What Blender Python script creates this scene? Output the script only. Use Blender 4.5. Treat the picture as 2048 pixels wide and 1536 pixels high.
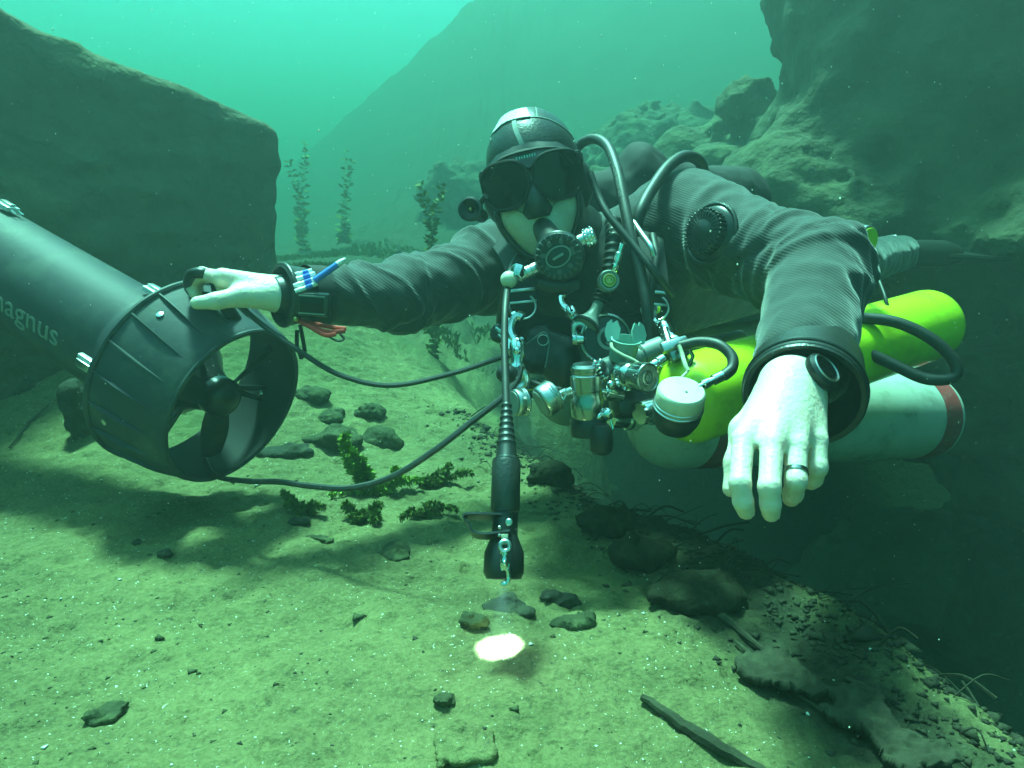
import bpy, bmesh, math, random
import numpy as np
from mathutils import Vector, Matrix, noise as mnoise

for o in list(bpy.data.objects):
    bpy.data.objects.remove(o)
S = bpy.context.scene
COL = S.collection
rnd = random.Random(7)

# ------------------------------------------------------------------ camera
FPX = 1409.0                      # focal length in photograph pixels (2048 wide)
PITCH = math.radians(10.0)
CAM = Vector((0.0, 0.0, 0.45))
RT = Vector((1, 0, 0))
FW = Vector((0, math.cos(PITCH), -math.sin(PITCH)))
UP = Vector((0, math.sin(PITCH), math.cos(PITCH)))
cd = bpy.data.cameras.new('camera')
cam = bpy.data.objects.new('camera', cd)
COL.objects.link(cam)
cam.location = CAM
cam.rotation_euler = (math.radians(90) - PITCH, 0, 0)
cd.sensor_width = 36.0
cd.lens = 36.0 * FPX / 2048.0
cd.clip_start = 0.02
cd.clip_end = 400
S.camera = cam

# ------------------------------------------------------------------ light
SUN_EL, SUN_AZ = math.radians(73), math.radians(-30)   # azimuth from +Y (ahead) clockwise: high, ahead and a little to the left
sun_dir = Vector((math.sin(SUN_AZ) * math.cos(SUN_EL), math.cos(SUN_AZ) * math.cos(SUN_EL), math.sin(SUN_EL)))
w = bpy.data.worlds.new('World')
S.world = w
w.use_nodes = True
nt = w.node_tree
bg = nt.nodes['Background']
sky = nt.nodes.new('ShaderNodeTexSky')
sky.sky_type = 'NISHITA'
sky.sun_disc = False
sky.sun_elevation = SUN_EL
sky.sun_rotation = SUN_AZ
nt.links.new(sky.outputs[0], bg.inputs[0])
bg.inputs[1].default_value = 0.14
sl = bpy.data.lights.new('sun', 'SUN')
sl.energy = 5.0
sl.angle = math.radians(9.0)
sl.color = (1.0, 0.96, 0.88)
so = bpy.data.objects.new('sun', sl)
COL.objects.link(so)
so.location = (-1, 3, 8)
so.rotation_euler = sun_dir.to_track_quat('Z', 'Y').to_euler()
S.view_settings.view_transform = 'Standard'
S.view_settings.look = 'None'
S.view_settings.gamma = 1.0
S.view_settings.use_curve_mapping = False
S.view_settings.exposure = 2.75
S.cycles.use_denoising = True
S.cycles.max_bounces = 6
S.cycles.diffuse_bounces = 3
S.cycles.volume_bounces = 1
S.cycles.transparent_max_bounces = 12
S.cycles.sample_clamp_indirect = 6.0
S.cycles.caustics_reflective = False
S.cycles.caustics_refractive = False


# ------------------------------------------------------------------ helpers
def C(px, py, d):
    """world point seen at photograph pixel (px, py) at d metres in front of the camera"""
    return CAM + RT * ((px - 1024) / FPX * d) + UP * (-(py - 768) / FPX * d) + FW * d


def D(x, y, z):
    """direction in camera axes: right, up, away"""
    return (RT * x + UP * y + FW * z).normalized()


def frame(o, z, xh=None):
    z = Vector(z).normalized()
    x = Vector(xh) if xh is not None else (Vector((0, 0, 1)) if abs(z.z) < 0.9 else Vector((1, 0, 0)))
    x = (x - z * x.dot(z)).normalized()
    y = z.cross(x)
    m = Matrix((x, y, z)).transposed().to_4x4()
    m.translation = Vector(o)
    return m


def spline(pts, n=8):
    """Catmull-Rom through tuples (any length)"""
    P = [np.array(p, float) for p in pts]
    P = [2 * P[0] - P[1]] + P + [2 * P[-1] - P[-2]]
    out = []
    for i in range(1, len(P) - 2):
        a, b, c, d = P[i - 1:i + 3]
        for k in range(n):
            t = k / n
            out.append(0.5 * (2 * b + (c - a) * t + (2 * a - 5 * b + 4 * c - d) * t * t + (3 * b - a - 3 * c + d) * t ** 3))
    out.append(P[-2])
    return out


def path(pts, n=8):
    """pixel path [(px, py, d), ...] -> smooth world path"""
    return [C(*p) for p in spline(pts, n)]


class MB:
    def __init__(s):
        s.v, s.f = [], []

    def add(s, v, f):
        b = len(s.v)
        s.v += [Vector(p) for p in v]
        s.f += [tuple(i + b for i in q) for q in f]
        return s

    def tube(s, pts, r, n=10, cap=True, flat=None, closed=False):
        pts = [Vector(p) for p in pts]
        m = len(pts)
        rr = list(r) if hasattr(r, '__len__') else [r] * m
        tang = []
        for i in range(m):
            if closed:
                t = pts[(i + 1) % m] - pts[i - 1]
            else:
                t = pts[min(i + 1, m - 1)] - pts[max(i - 1, 0)]
            tang.append(t.normalized() if t.length > 1e-9 else Vector((0, 0, 1)))
        x = flat if flat is not None else tang[0].orthogonal()
        x = Vector(x)
        v, f = [], []
        for i in range(m):
            t = tang[i]
            if flat is not None:
                x = Vector(flat)
            x = (x - t * x.dot(t)).normalized()
            y = t.cross(x)
            k = 0.3 if flat is not None else 1.0
            for j in range(n):
                a = 2 * math.pi * j / n
                v.append(pts[i] + (x * (math.cos(a) * k) + y * math.sin(a)) * rr[i])
        for i in range(m if closed else m - 1):
            i2 = (i + 1) % m
            for j in range(n):
                j2 = (j + 1) % n
                f.append((i * n + j, i * n + j2, i2 * n + j2, i2 * n + j))
        if cap and not closed:
            f.append(tuple(range(n - 1, -1, -1)))
            f.append(tuple(range((m - 1) * n, m * n)))
        return s.add(v, f)

    def ribbon(s, pts, nrm, wd, th):
        """flat strap of width wd and thickness th along pts, face normal nrm"""
        pts = [Vector(p) for p in pts]
        m = len(pts)
        v, f = [], []
        for i in range(m):
            t = (pts[min(i + 1, m - 1)] - pts[max(i - 1, 0)]).normalized()
            nn = nrm[i] if isinstance(nrm, list) else nrm
            sd = t.cross(Vector(nn)).normalized()
            n2 = sd.cross(t).normalized()
            ww = wd[i] if hasattr(wd, '__len__') else wd
            for a, b in ((-1, -1), (1, -1), (1, 1), (-1, 1)):
                v.append(pts[i] + sd * (a * ww / 2) + n2 * (b * th / 2))
        for i in range(m - 1):
            for j in range(4):
                j2 = (j + 1) % 4
                f.append((i * 4 + j, i * 4 + j2, i * 4 + 4 + j2, i * 4 + 4 + j))
        f.append((3, 2, 1, 0))
        f.append(tuple((m - 1) * 4 + j for j in range(4)))
        return s.add(v, f)

    def lathe(s, M, prof, n=28, cap=True, a0=0.0, a1=2 * math.pi):
        full = abs(a1 - a0 - 2 * math.pi) < 1e-6
        v, f, rings = [], [], []
        cnt = n if full else n + 1
        for r, z in prof:
            if r < 1e-7:
                rings.append([len(v)])
                v.append(M @ Vector((0, 0, z)))
            else:
                rings.append(list(range(len(v), len(v) + cnt)))
                for j in range(cnt):
                    a = a0 + (a1 - a0) * j / n
                    v.append(M @ Vector((r * math.cos(a), r * math.sin(a), z)))
        for A, B in zip(rings, rings[1:]):
            for j in range(n):
                j2 = (j + 1) % cnt
                if len(A) == 1 and len(B) == 1:
                    continue
                if len(A) == 1:
                    f.append((A[0], B[j2], B[j]))
                elif len(B) == 1:
                    f.append((A[j], A[j2], B[0]))
                else:
                    f.append((A[j], A[j2], B[j2], B[j]))
        if cap and full:
            if len(rings[0]) > 1:
                f.append(tuple(reversed(rings[0])))
            if len(rings[-1]) > 1:
                f.append(tuple(rings[-1]))
        return s.add(v, f)

    def torus(s, M, R, r, n=32, m=8, a0=0.0, a1=2 * math.pi, sx=1.0):
        full = abs(a1 - a0 - 2 * math.pi) < 1e-6
        k = n if full else n + 1
        pts = [M @ Vector((R * sx * math.cos(a0 + (a1 - a0) * i / n), R * math.sin(a0 + (a1 - a0) * i / n), 0)) for i in range(k)]
        return s.tube(pts, r, m, closed=full)

    def box(s, M, sx, sy, sz, bev=0.0, seg=2):
        bm = bmesh.new()
        bmesh.ops.create_cube(bm, size=1.0)
        for q in bm.verts:
            q.co = Vector((q.co.x * sx, q.co.y * sy, q.co.z * sz))
        if bev > 0:
            bmesh.ops.bevel(bm, geom=list(bm.edges), offset=bev, segments=seg, affect='EDGES', profile=0.5)
        bm.verts.index_update()
        s.add([M @ q.co for q in bm.verts], [tuple(q.index for q in fc.verts) for fc in bm.faces])
        bm.free()
        return s

    def ball(s, M, rx, ry=None, rz=None, n=20, m=12):
        ry = rx if ry is None else ry
        rz = rx if rz is None else rz
        prof = [(math.sin(math.pi * i / m), -math.cos(math.pi * i / m)) for i in range(m + 1)]
        prof[0] = (0, -1)
        prof[-1] = (0, 1)
        return s.lathe(M @ Matrix.Diagonal((rx, ry, rz, 1)), prof, n)

    def prism(s, M, outline, h, h0=0.0):
        n = len(outline)
        v = [M @ Vector((x, y, h0)) for x, y in outline] + [M @ Vector((x, y, h)) for x, y in outline]
        f = [tuple(range(n - 1, -1, -1)), tuple(range(n, 2 * n))]
        f += [(j, (j + 1) % n, n + (j + 1) % n, n + j) for j in range(n)]
        return s.add(v, f)

    def mesh(s, name, off=Vector((0, 0, 0)), smooth=True, sharp=38):
        me = bpy.data.meshes.new(name)
        me.from_pydata([tuple(p - off) for p in s.v], [], s.f)
        if smooth:
            me.shade_smooth()
            me.set_sharp_from_angle(angle=math.radians(sharp))
        me.update()
        return me


def origin_of(p):
    q = Vector((0, 0, 0))
    while p is not None:
        q += p.location
        p = p.parent
    return q


def link(name, me, m, parent=None):
    o = bpy.data.objects.new(name, me)
    if m is not None:
        me.materials.clear()
        for k in (m if isinstance(m, (list, tuple)) else [m]):
            me.materials.append(k)
    o.parent = parent
    COL.objects.link(o)
    return o


def part(name, mb, m, parent, smooth=True, sharp=38):
    return link(name, mb.mesh(name, origin_of(parent), smooth, sharp), m, parent)


def thing(name, loc, label, cat, group=None):
    o = bpy.data.objects.new(name, None)
    o.empty_display_size = 0.02
    COL.objects.link(o)
    o.location = loc
    o['label'] = label
    o['category'] = cat
    if group:
        o['group'] = group
    return o


def solo(name, mb, m, loc, label, cat, group=None, smooth=True, sharp=38):
    """a thing that is one mesh"""
    o = link(name, mb.mesh(name, Vector(loc), smooth, sharp), m)
    o.location = loc
    o['label'] = label
    o['category'] = cat
    if group:
        o['group'] = group
    return o


def text_mesh(txt, size, depth=0.0006):
    cu = bpy.data.curves.new('lettering', 'FONT')
    cu.body = txt
    cu.size = size
    cu.extrude = depth
    cu.resolution_u = 3
    cu.align_x = 'CENTER'
    cu.align_y = 'CENTER'
    o = bpy.data.objects.new('lettering', cu)
    COL.objects.link(o)
    dg = bpy.context.evaluated_depsgraph_get()
    me = bpy.data.meshes.new_from_object(o.evaluated_get(dg))
    v = [Vector(q.co) for q in me.vertices]
    f = [tuple(p.vertices) for p in me.polygons]
    bpy.data.objects.remove(o)
    bpy.data.curves.remove(cu)
    bpy.data.meshes.remove(me)
    return v, f


# ---- numpy noise
_rs = np.random.RandomState(3)
_perm = _rs.rand(64, 64, 64).astype(np.float32)


def vnoise(p):
    p = np.asarray(p, np.float64)
    i = np.floor(p).astype(np.int64)
    t = p - i
    t = t * t * (3 - 2 * t)
    i0, i1 = i & 63, (i + 1) & 63
    x0, y0, z0 = i0[:, 0], i0[:, 1], i0[:, 2]
    x1, y1, z1 = i1[:, 0], i1[:, 1], i1[:, 2]
    tx, ty, tz = t[:, 0], t[:, 1], t[:, 2]
    a = _perm[x0, y0, z0] * (1 - tx) + _perm[x1, y0, z0] * tx
    b = _perm[x0, y1, z0] * (1 - tx) + _perm[x1, y1, z0] * tx
    c = _perm[x0, y0, z1] * (1 - tx) + _perm[x1, y0, z1] * tx
    d = _perm[x0, y1, z1] * (1 - tx) + _perm[x1, y1, z1] * tx
    return ((a * (1 - ty) + b * ty) * (1 - tz) + (c * (1 - ty) + d * ty) * tz) * 2 - 1


def fbm(p, oct=4, gain=0.5):
    p = np.asarray(p, np.float64)
    s, a = 0, 1.0
    for k in range(oct):
        s = s + a * vnoise(p * (2 ** k) + 17.3 * k)
        a *= gain
    return s


def sstep(a, b, x):
    t = np.clip((x - a) / (b - a), 0, 1)
    return t * t * (3 - 2 * t)


# ---- signed distance shapes meshed with surface nets
def cone(a, b, ra, rb, k=0.02):
    return ('cone', np.array(a), np.array(b), ra, rb, k)


def ell(c, r, rot=None, k=0.02, sub=False):
    R = np.array(rot) if rot is not None else np.eye(3)
    return ('sub' if sub else 'ell', np.array(c), np.array(r, float), R, 0, k)


def prim_d(pr, p):
    t = pr[0]
    if t == 'cone':
        a, b, ra, rb = pr[1:5]
        ba = b - a
        h = np.clip(((p - a) @ ba) / max(ba @ ba, 1e-12), 0, 1)
        return np.linalg.norm(p - a - h[:, None] * ba, axis=1) - (ra + (rb - ra) * h)
    c, r, R = pr[1:4]
    q = (p - c) @ R
    k0 = np.linalg.norm(q / r, axis=1)
    k1 = np.linalg.norm(q / (r * r), axis=1)
    return np.where(k1 > 1e-9, k0 * (k0 - 1) / np.maximum(k1, 1e-9), -r.min())


def sdf_eval(prims, p):
    d = np.full(len(p), 1e3)
    for pr in prims:
        e = prim_d(pr, p)
        k = pr[-1]
        if pr[0] == 'sub':
            h = np.clip(0.5 - 0.5 * (d + e) / k, 0, 1)
            d = d * (1 - h) - e * h + k * h * (1 - h)
        else:
            h = np.clip(0.5 + 0.5 * (d - e) / k, 0, 1)
            d = d * (1 - h) + e * h - k * h * (1 - h)
    return d


def sdf_mesh(prims, vox, extra=None, pad=0.02, N=12):
    """surface nets over sparse blocks; extra(p, d) -> d changes the distance"""
    lo, hi = np.full(3, 1e9), np.full(3, -1e9)
    for pr in prims:
        if pr[0] == 'sub':
            continue
        if pr[0] == 'cone':
            for c, r in ((pr[1], pr[3]), (pr[2], pr[4])):
                lo, hi = np.minimum(lo, c - r), np.maximum(hi, c + r)
        else:
            r = pr[2].max()
            lo, hi = np.minimum(lo, pr[1] - r), np.maximum(hi, pr[1] + r)
    lo, hi = lo - pad, hi + pad
    bs = N * vox
    nb = np.ceil((hi - lo) / bs).astype(int)
    bi = np.stack(np.meshgrid(*[np.arange(k) for k in nb], indexing='ij'), -1).reshape(-1, 3)
    dc = sdf_eval(prims, lo + (bi + 0.5) * bs)
    if extra is not None:
        dc = extra(lo + (bi + 0.5) * bs, dc)
    bi = bi[np.abs(dc) < bs * 0.95 + pad]
    g = np.stack(np.meshgrid(*[np.arange(N + 1)] * 3, indexing='ij'), -1)
    gl = g.reshape(-1, 3)
    nc = nb * N + 2
    key = lambda c: (c[:, 0] * nc[1] + c[:, 1]) * nc[2] + c[:, 2]
    K, V, Q = [], [], []
    corners = [(a, b, c) for a in (0, 1) for b in (0, 1) for c in (0, 1)]
    edges = [(i, j) for i in range(8) for j in range(i + 1, 8) if sum(abs(corners[i][k] - corners[j][k]) for k in range(3)) == 1]
    for b in bi:
        P = lo + (b * N + gl) * vox
        rad = bs * 0.9
        cen = lo + (b + 0.5) * bs
        use = []
        for pr in prims:
            e = prim_d(pr, cen[None])[0]
            if e < rad * (2.2 if pr[0] != 'cone' else 1.2) + pr[-1] * 2 + 0.005:
                use.append(pr)
        if not use:
            continue
        d = sdf_eval(use, P)
        if extra is not None:
            d = extra(P, d)
        d = d.reshape(N + 1, N + 1, N + 1)
        sg = d < 0
        cs = sum(sg[a:N + a, bb:N + bb, c:N + c].astype(int) for a, bb, c in corners)
        act = np.argwhere((cs > 0) & (cs < 8))
        if len(act):
            cv = np.stack([d[act[:, 0] + a, act[:, 1] + bb, act[:, 2] + c] for a, bb, c in corners], 1)
            acc, cnt = np.zeros((len(act), 3)), np.zeros(len(act))
            for i, j in edges:
                va, vb = cv[:, i], cv[:, j]
                m = (va < 0) != (vb < 0)
                t = np.where(m, va / np.where(m, va - vb, 1), 0)
                pt = np.array(corners[i]) + t[:, None] * (np.array(corners[j]) - np.array(corners[i]))
                acc += pt * m[:, None]
                cnt += m
            V.append(lo + (b * N + act + acc / cnt[:, None]) * vox)
            K.append(key(b * N + act + 1))
        for ax in range(3):
            s0 = sg[:N, :N, :N]
            s1 = sg[1:, :N, :N] if ax == 0 else sg[:N, 1:, :N] if ax == 1 else sg[:N, :N, 1:]
            e = np.argwhere(s0 != s1)
            if not len(e):
                continue
            fl = s0[e[:, 0], e[:, 1], e[:, 2]]
            c0 = b * N + e + 1
            u, v = np.zeros(3, int), np.zeros(3, int)
            u[(ax + 1) % 3] = 1
            v[(ax + 2) % 3] = 1
            q = np.stack([key(c0), key(c0 - u), key(c0 - u - v), key(c0 - v)], 1)
            q[~fl] = q[~fl][:, ::-1]
            Q.append(q)
    K, V, Q = np.concatenate(K), np.concatenate(V), np.concatenate(Q)
    od = np.argsort(K)
    K, V = K[od], V[od]
    ix = np.clip(np.searchsorted(K, Q), 0, len(K) - 1)
    ok = (K[ix] == Q).all(1)
    return V, ix[ok]


def np_mesh(name, V, F, off=(0, 0, 0), smooth=True):
    me = bpy.data.meshes.new(name)
    V = np.asarray(V, np.float32) - np.asarray(off, np.float32)
    me.vertices.add(len(V))
    me.vertices.foreach_set('co', V.ravel())
    F = np.asarray(F, np.int32)
    k = F.shape[1]
    me.loops.add(F.size)
    me.loops.foreach_set('vertex_index', F.ravel())
    me.polygons.add(len(F))
    me.polygons.foreach_set('loop_start', np.arange(0, F.size, k, dtype=np.int32))
    me.update(calc_edges=True)
    me.validate()
    if smooth:
        me.shade_smooth()
    return me


def vnormals(V, F):
    n = np.zeros_like(V)
    a = V[F[:, 2]] - V[F[:, 0]]
    b = V[F[:, 3]] - V[F[:, 1]]
    fn = np.cross(a, b)
    for k in range(4):
        np.add.at(n, F[:, k], fn)
    return n / np.maximum(np.linalg.norm(n, axis=1)[:, None], 1e-12)


# ------------------------------------------------------------------ materials
def mat(name, col, rough=0.5, metal=0.0, var=0.12, vscale=60.0, bump=0.0, bscale=200.0, spec=0.5, sheen=0.0, dirt=None, dscale=12.0,
        damount=0.5, trans=0.0, coat=0.0, bdist=0.002):
    m = bpy.data.materials.new(name)
    m.use_nodes = True
    t = m.node_tree
    b = t.nodes['Principled BSDF']
    b.inputs['Roughness'].default_value = rough
    b.inputs['Metallic'].default_value = metal
    b.inputs['Specular IOR Level'].default_value = spec
    b.inputs['Sheen Weight'].default_value = sheen
    b.inputs['Coat Weight'].default_value = coat
    b.inputs['Transmission Weight'].default_value = trans
    tc = t.nodes.new('ShaderNodeTexCoord')
    n1 = t.nodes.new('ShaderNodeTexNoise')
    n1.inputs['Scale'].default_value = vscale
    n1.inputs['Detail'].default_value = 5
    t.links.new(tc.outputs['Object'], n1.inputs['Vector'])
    mx = t.nodes.new('ShaderNodeMix')
    mx.data_type = 'RGBA'
    mx.inputs[6].default_value = (*[c * (1 - var) for c in col], 1)
    mx.inputs[7].default_value = (*[min(1, c * (1 + var)) for c in col], 1)
    t.links.new(n1.outputs['Fac'], mx.inputs[0])
    out = mx.outputs[2]
    if dirt is not None:
        n2 = t.nodes.new('ShaderNodeTexNoise')
        n2.inputs['Scale'].default_value = dscale
        n2.inputs['Detail'].default_value = 6
        n2.inputs['Roughness'].default_value = 0.65
        t.links.new(tc.outputs['Object'], n2.inputs['Vector'])
        rp = t.nodes.new('ShaderNodeValToRGB')
        rp.color_ramp.elements[0].position = 0.5
        rp.color_ramp.elements[1].position = 0.72
        rp.color_ramp.elements[1].color = (damount,) * 3 + (1,)
        t.links.new(n2.outputs['Fac'], rp.inputs[0])
        m2 = t.nodes.new('ShaderNodeMix')
        m2.data_type = 'RGBA'
        m2.inputs[7].default_value = (*dirt, 1)
        t.links.new(rp.outputs[0], m2.inputs[0])
        t.links.new(out, m2.inputs[6])
        out = m2.outputs[2]
    t.links.new(out, b.inputs['Base Color'])
    if bump > 0:
        n3 = t.nodes.new('ShaderNodeTexNoise')
        n3.inputs['Scale'].default_value = bscale
        n3.inputs['Detail'].default_value = 4
        t.links.new(tc.outputs['Object'], n3.inputs['Vector'])
        bp = t.nodes.new('ShaderNodeBump')
        bp.inputs['Strength'].default_value = bump
        bp.inputs['Distance'].default_value = bdist
        t.links.new(n3.outputs['Fac'], bp.inputs['Height'])
        t.links.new(bp.outputs[0], b.inputs['Normal'])
    return m


SILT = (0.13, 0.15, 0.10)
M = {}
M['rubber'] = mat('black rubber', (0.011, 0.012, 0.012), 0.42, bump=0.15, bscale=500, dirt=SILT, dscale=40, damount=0.12)
M['hose'] = mat('hose rubber', (0.016, 0.017, 0.016), 0.52, bump=0.1, bscale=800, dirt=SILT, dscale=50, damount=0.15)
M['neoprene'] = mat('smooth neoprene', (0.022, 0.023, 0.022), 0.36, bump=0.35, bscale=260, dirt=SILT, dscale=25, damount=0.16, vscale=30)
M['webbing'] = mat('black webbing', (0.012, 0.012, 0.012), 0.8, bump=0.6, bscale=900)
M['plastic'] = mat('black plastic', (0.012, 0.013, 0.014), 0.3, bump=0.05, dirt=SILT, dscale=60, damount=0.1)
M['skin'] = mat('pale skin', (0.70, 0.58, 0.48), 0.45, var=0.12, vscale=90, bump=0.4, bscale=200, bdist=0.003, dirt=(0.52, 0.34, 0.28), dscale=22, damount=0.55)
_b = M['skin'].node_tree.nodes['Principled BSDF']
_b.inputs['Subsurface Weight'].default_value = 0.35
_b.inputs['Subsurface Scale'].default_value = 0.006
M['chrome'] = mat('chromed brass', (0.75, 0.78, 0.76), 0.14, 1.0, var=0.05, bump=0.06, bscale=120, dirt=(0.25, 0.24, 0.18), dscale=90, damount=0.35)
M['steel'] = mat('brushed steel', (0.6, 0.62, 0.6), 0.3, 1.0, var=0.1, bump=0.1, bscale=300, dirt=(0.2, 0.2, 0.15), dscale=70, damount=0.3)
M['darksteel'] = mat('smoked chrome', (0.34, 0.36, 0.34), 0.22, 1.0, var=0.15, bump=0.08, bscale=250)
M['cream'] = mat('cream gauge shell', (0.62, 0.6, 0.46), 0.4, var=0.06, bump=0.15, bscale=250, dirt=(0.34, 0.33, 0.22), dscale=70, damount=0.5)
M['yellow'] = mat('yellow tank paint', (0.54, 0.78, 0.02), 0.26, var=0.05, vscale=20, bump=0.15, bscale=150, dirt=(0.32, 0.40, 0.04), dscale=30, damount=0.5, coat=0.3)
M['white'] = mat('worn white paint', (0.5, 0.52, 0.47), 0.45, var=0.1, vscale=25, bump=0.15, bscale=120, dirt=(0.2, 0.2, 0.15), dscale=22, damount=0.7)
M['greysteel'] = mat('galvanised steel', (0.22, 0.24, 0.21), 0.5, var=0.2, vscale=25, bump=0.15, bscale=120, dirt=(0.1, 0.11, 0.08), dscale=22, damount=0.7)
M['red'] = mat('faded red band', (0.36, 0.05, 0.055), 0.5, var=0.25, vscale=80, dirt=(0.34, 0.22, 0.2), dscale=60, damount=0.6)
M['redcord'] = mat('red bungee cord', (0.6, 0.035, 0.02), 0.7, bump=0.4, bscale=900)
M['brass'] = mat('brass', (0.55, 0.42, 0.15), 0.3, 1.0)
M['scooter'] = mat('scooter plastic', (0.030, 0.036, 0.043), 0.62, var=0.25, vscale=8, bump=0.2, bscale=90, dirt=SILT, dscale=14, damount=0.35, spec=0.35)
M['letter'] = mat('pale print', (0.55, 0.58, 0.52), 0.6)
M['greyprint'] = mat('grey print', (0.2, 0.22, 0.2), 0.6)
M['glass'] = mat('dark lens glass', (0.004, 0.005, 0.005), 0.08, spec=0.25)
M['tankglint'] = mat('gauge face with tank reflection', (0.45, 0.6, 0.05), 0.35)  # reflection of the yellow tank painted as the face colour
M['silicone'] = mat('clear silicone', (0.34, 0.62, 0.55), 0.25, trans=0.35)
M['cord'] = mat('cream cord', (0.6, 0.58, 0.42), 0.8, bump=0.5, bscale=700)
M['slotgrey'] = mat('worn grey rubber', (0.07, 0.08, 0.075), 0.5)
M['matteblack'] = mat('matte black silicone', (0.008, 0.008, 0.008), 0.75, spec=0.3)
M['alu'] = mat('bare aluminium', (0.8, 0.82, 0.82), 0.35, 0.35, var=0.05)
M['bluepen'] = mat('blue plastic', (0.05, 0.16, 0.6), 0.25)
M['whitepl'] = mat('white plastic', (0.72, 0.74, 0.74), 0.3)
M['greypl'] = mat('grey rubber', (0.2, 0.24, 0.22), 0.45, bump=0.1)

# ------------------------------------------------------------------ the setting: sand bed, water, rock
def ground_z(x, y):
    x, y = np.asarray(x, float), np.asarray(y, float)
    sh = x.shape
    x, y = x.ravel(), y.ravel()
    p2 = lambda f, o=0.0: np.stack([x * f + o, y * f, np.full_like(x, 0.37 + o)], 1)
    wob = 0.10 * vnoise(p2(2.3, 5)) + 0.05 * vnoise(p2(7, 9))
    s = (x - 0.05) * 0.922 + (y - 1.74) * 0.388 + wob + 0.05
    z = -0.02 + 0.02 * vnoise(p2(1.3))
    z += -0.03 * sstep(1.0, 0.3, y)
    z += 0.40 * sstep(1.35, 2.6, y) * sstep(0.0, -0.9, x)
    far = np.maximum(sstep(2.0, 3.2, y) * sstep(1.0, 0.2, x), sstep(3.4, 5.2, y))
    z += (-0.85 * sstep(0.0, 0.6, s) - 1.7 * sstep(0.35, 1.0, s)) * (1 - far)
    az = x / np.maximum(y, 0.5)
    crest = np.clip(2.0 + (az + 0.33) * 13.0, 1.2, 6.1)
    z += np.clip((y + 0.3 * x - 2.4) / 14.0, 0, 1) ** 1.8 * crest * (1 + 0.04 * vnoise(p2(0.8, 3)) + 0.03 * vnoise(p2(2.6, 8)))
    # relief: ripples, pits and lumps
    a = sstep(8, 1.0, y)
    z += 0.016 * fbm(p2(5, 2), 3) + a * (0.006 * fbm(p2(22, 7), 3) + 0.0035 * vnoise(p2(48, 4)) + 0.0022 * vnoise(p2(85, 6)))
    pit = vnoise(p2(30, 11))
    z -= a * 0.006 * sstep(0.45, 0.8, pit)
    z += 0.05 * sstep(0.1, 0.5, s) * fbm(p2(9, 1), 3)
    return z.reshape(sh)


def gpt(px, py, lift=0.0):
    """where the ray through a photograph pixel meets the sand"""
    d = (C(px, py, 1.0) - CAM)
    t = np.linspace(0.3, 9, 1200)
    P = np.array(CAM)[None] + np.array(d)[None] * t[:, None]
    g = ground_z(P[:, 0], P[:, 1])
    i = int(np.argmax(P[:, 2] < g)) if (P[:, 2] < g).any() else 1199
    return Vector((P[i, 0], P[i, 1], g[i] + lift))


def sand_material():
    m = bpy.data.materials.new('silty sand')
    m.use_nodes = True
    t = m.node_tree
    L = t.links.new
    b = t.nodes['Principled BSDF']
    b.inputs['Roughness'].default_value = 0.9
    b.inputs['Specular IOR Level'].default_value = 0.2
    tc = t.nodes.new('ShaderNodeTexCoord')

    def nz(scale, detail=4, rough=0.6):
        n = t.nodes.new('ShaderNodeTexNoise')
        n.inputs['Scale'].default_value = scale
        n.inputs['Detail'].default_value = detail
        n.inputs['Roughness'].default_value = rough
        L(tc.outputs['Object'], n.inputs['Vector'])
        return n.outputs['Fac']

    def ramp(src, a, bb, c0=(0, 0, 0, 1), c1=(1, 1, 1, 1)):
        r = t.nodes.new('ShaderNodeValToRGB')
        r.color_ramp.elements[0].position = a
        r.color_ramp.elements[1].position = bb
        r.color_ramp.elements[0].color = c0
        r.color_ramp.elements[1].color = c1
        L(src, r.inputs[0])
        return r.outputs[0]

    def mix(f, a, bb):
        x = t.nodes.new('ShaderNodeMix')
        x.data_type = 'RGBA'
        L(f, x.inputs[0])
        for s, i in ((a, 6), (bb, 7)):
            if isinstance(s, tuple):
                x.inputs[i].default_value = s
            else:
                L(s, x.inputs[i])
        return x.outputs[2]
    base = ramp(nz(3.2, 6, 0.65), 0.36, 0.64, (0.060, 0.062, 0.023, 1), (0.200, 0.183, 0.072, 1))
    grain = ramp(nz(160, 3, 0.7), 0.3, 0.7, (0.050, 0.052, 0.020, 1), (0.225, 0.21, 0.092, 1))
    f1 = t.nodes.new('ShaderNodeValue')
    f1.outputs[0].default_value = 0.45
    col = mix(f1.outputs[0], base, grain)
    dark = ramp(nz(75, 4, 0.6), 0.60, 0.76)
    col = mix(dark, col, (0.045, 0.048, 0.026, 1))
    spk = ramp(nz(210, 2, 0.5), 0.70, 0.74)
    col = mix(spk, col, (0.62, 0.62, 0.5, 1))
    alg = ramp(nz(1.4, 5, 0.6), 0.52, 0.7)
    col = mix(alg, col, (0.06, 0.085, 0.025, 1))
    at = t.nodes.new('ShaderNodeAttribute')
    at.attribute_name = 'mud_shade'
    humus = ramp(nz(40, 5, 0.7), 0.35, 0.75, (0.013, 0.014, 0.008, 1), (0.048, 0.052, 0.026, 1))  # litter tone, also used to darken the shaded drop-off
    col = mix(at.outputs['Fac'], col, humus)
    L(col, b.inputs['Base Color'])
    bp = t.nodes.new('ShaderNodeBump')
    bp.inputs['Strength'].default_value = 0.7
    bp.inputs['Distance'].default_value = 0.005
    L(nz(120, 5, 0.7), bp.inputs['Height'])
    b2 = t.nodes.new('ShaderNodeBump')
    b2.inputs['Strength'].default_value = 0.6
    b2.inputs['Distance'].default_value = 0.02
    L(nz(28, 4, 0.6), b2.inputs['Height'])
    L(bp.outputs[0], b2.inputs['Normal'])
    L(b2.outputs[0], b.inputs['Normal'])
    return m


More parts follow.
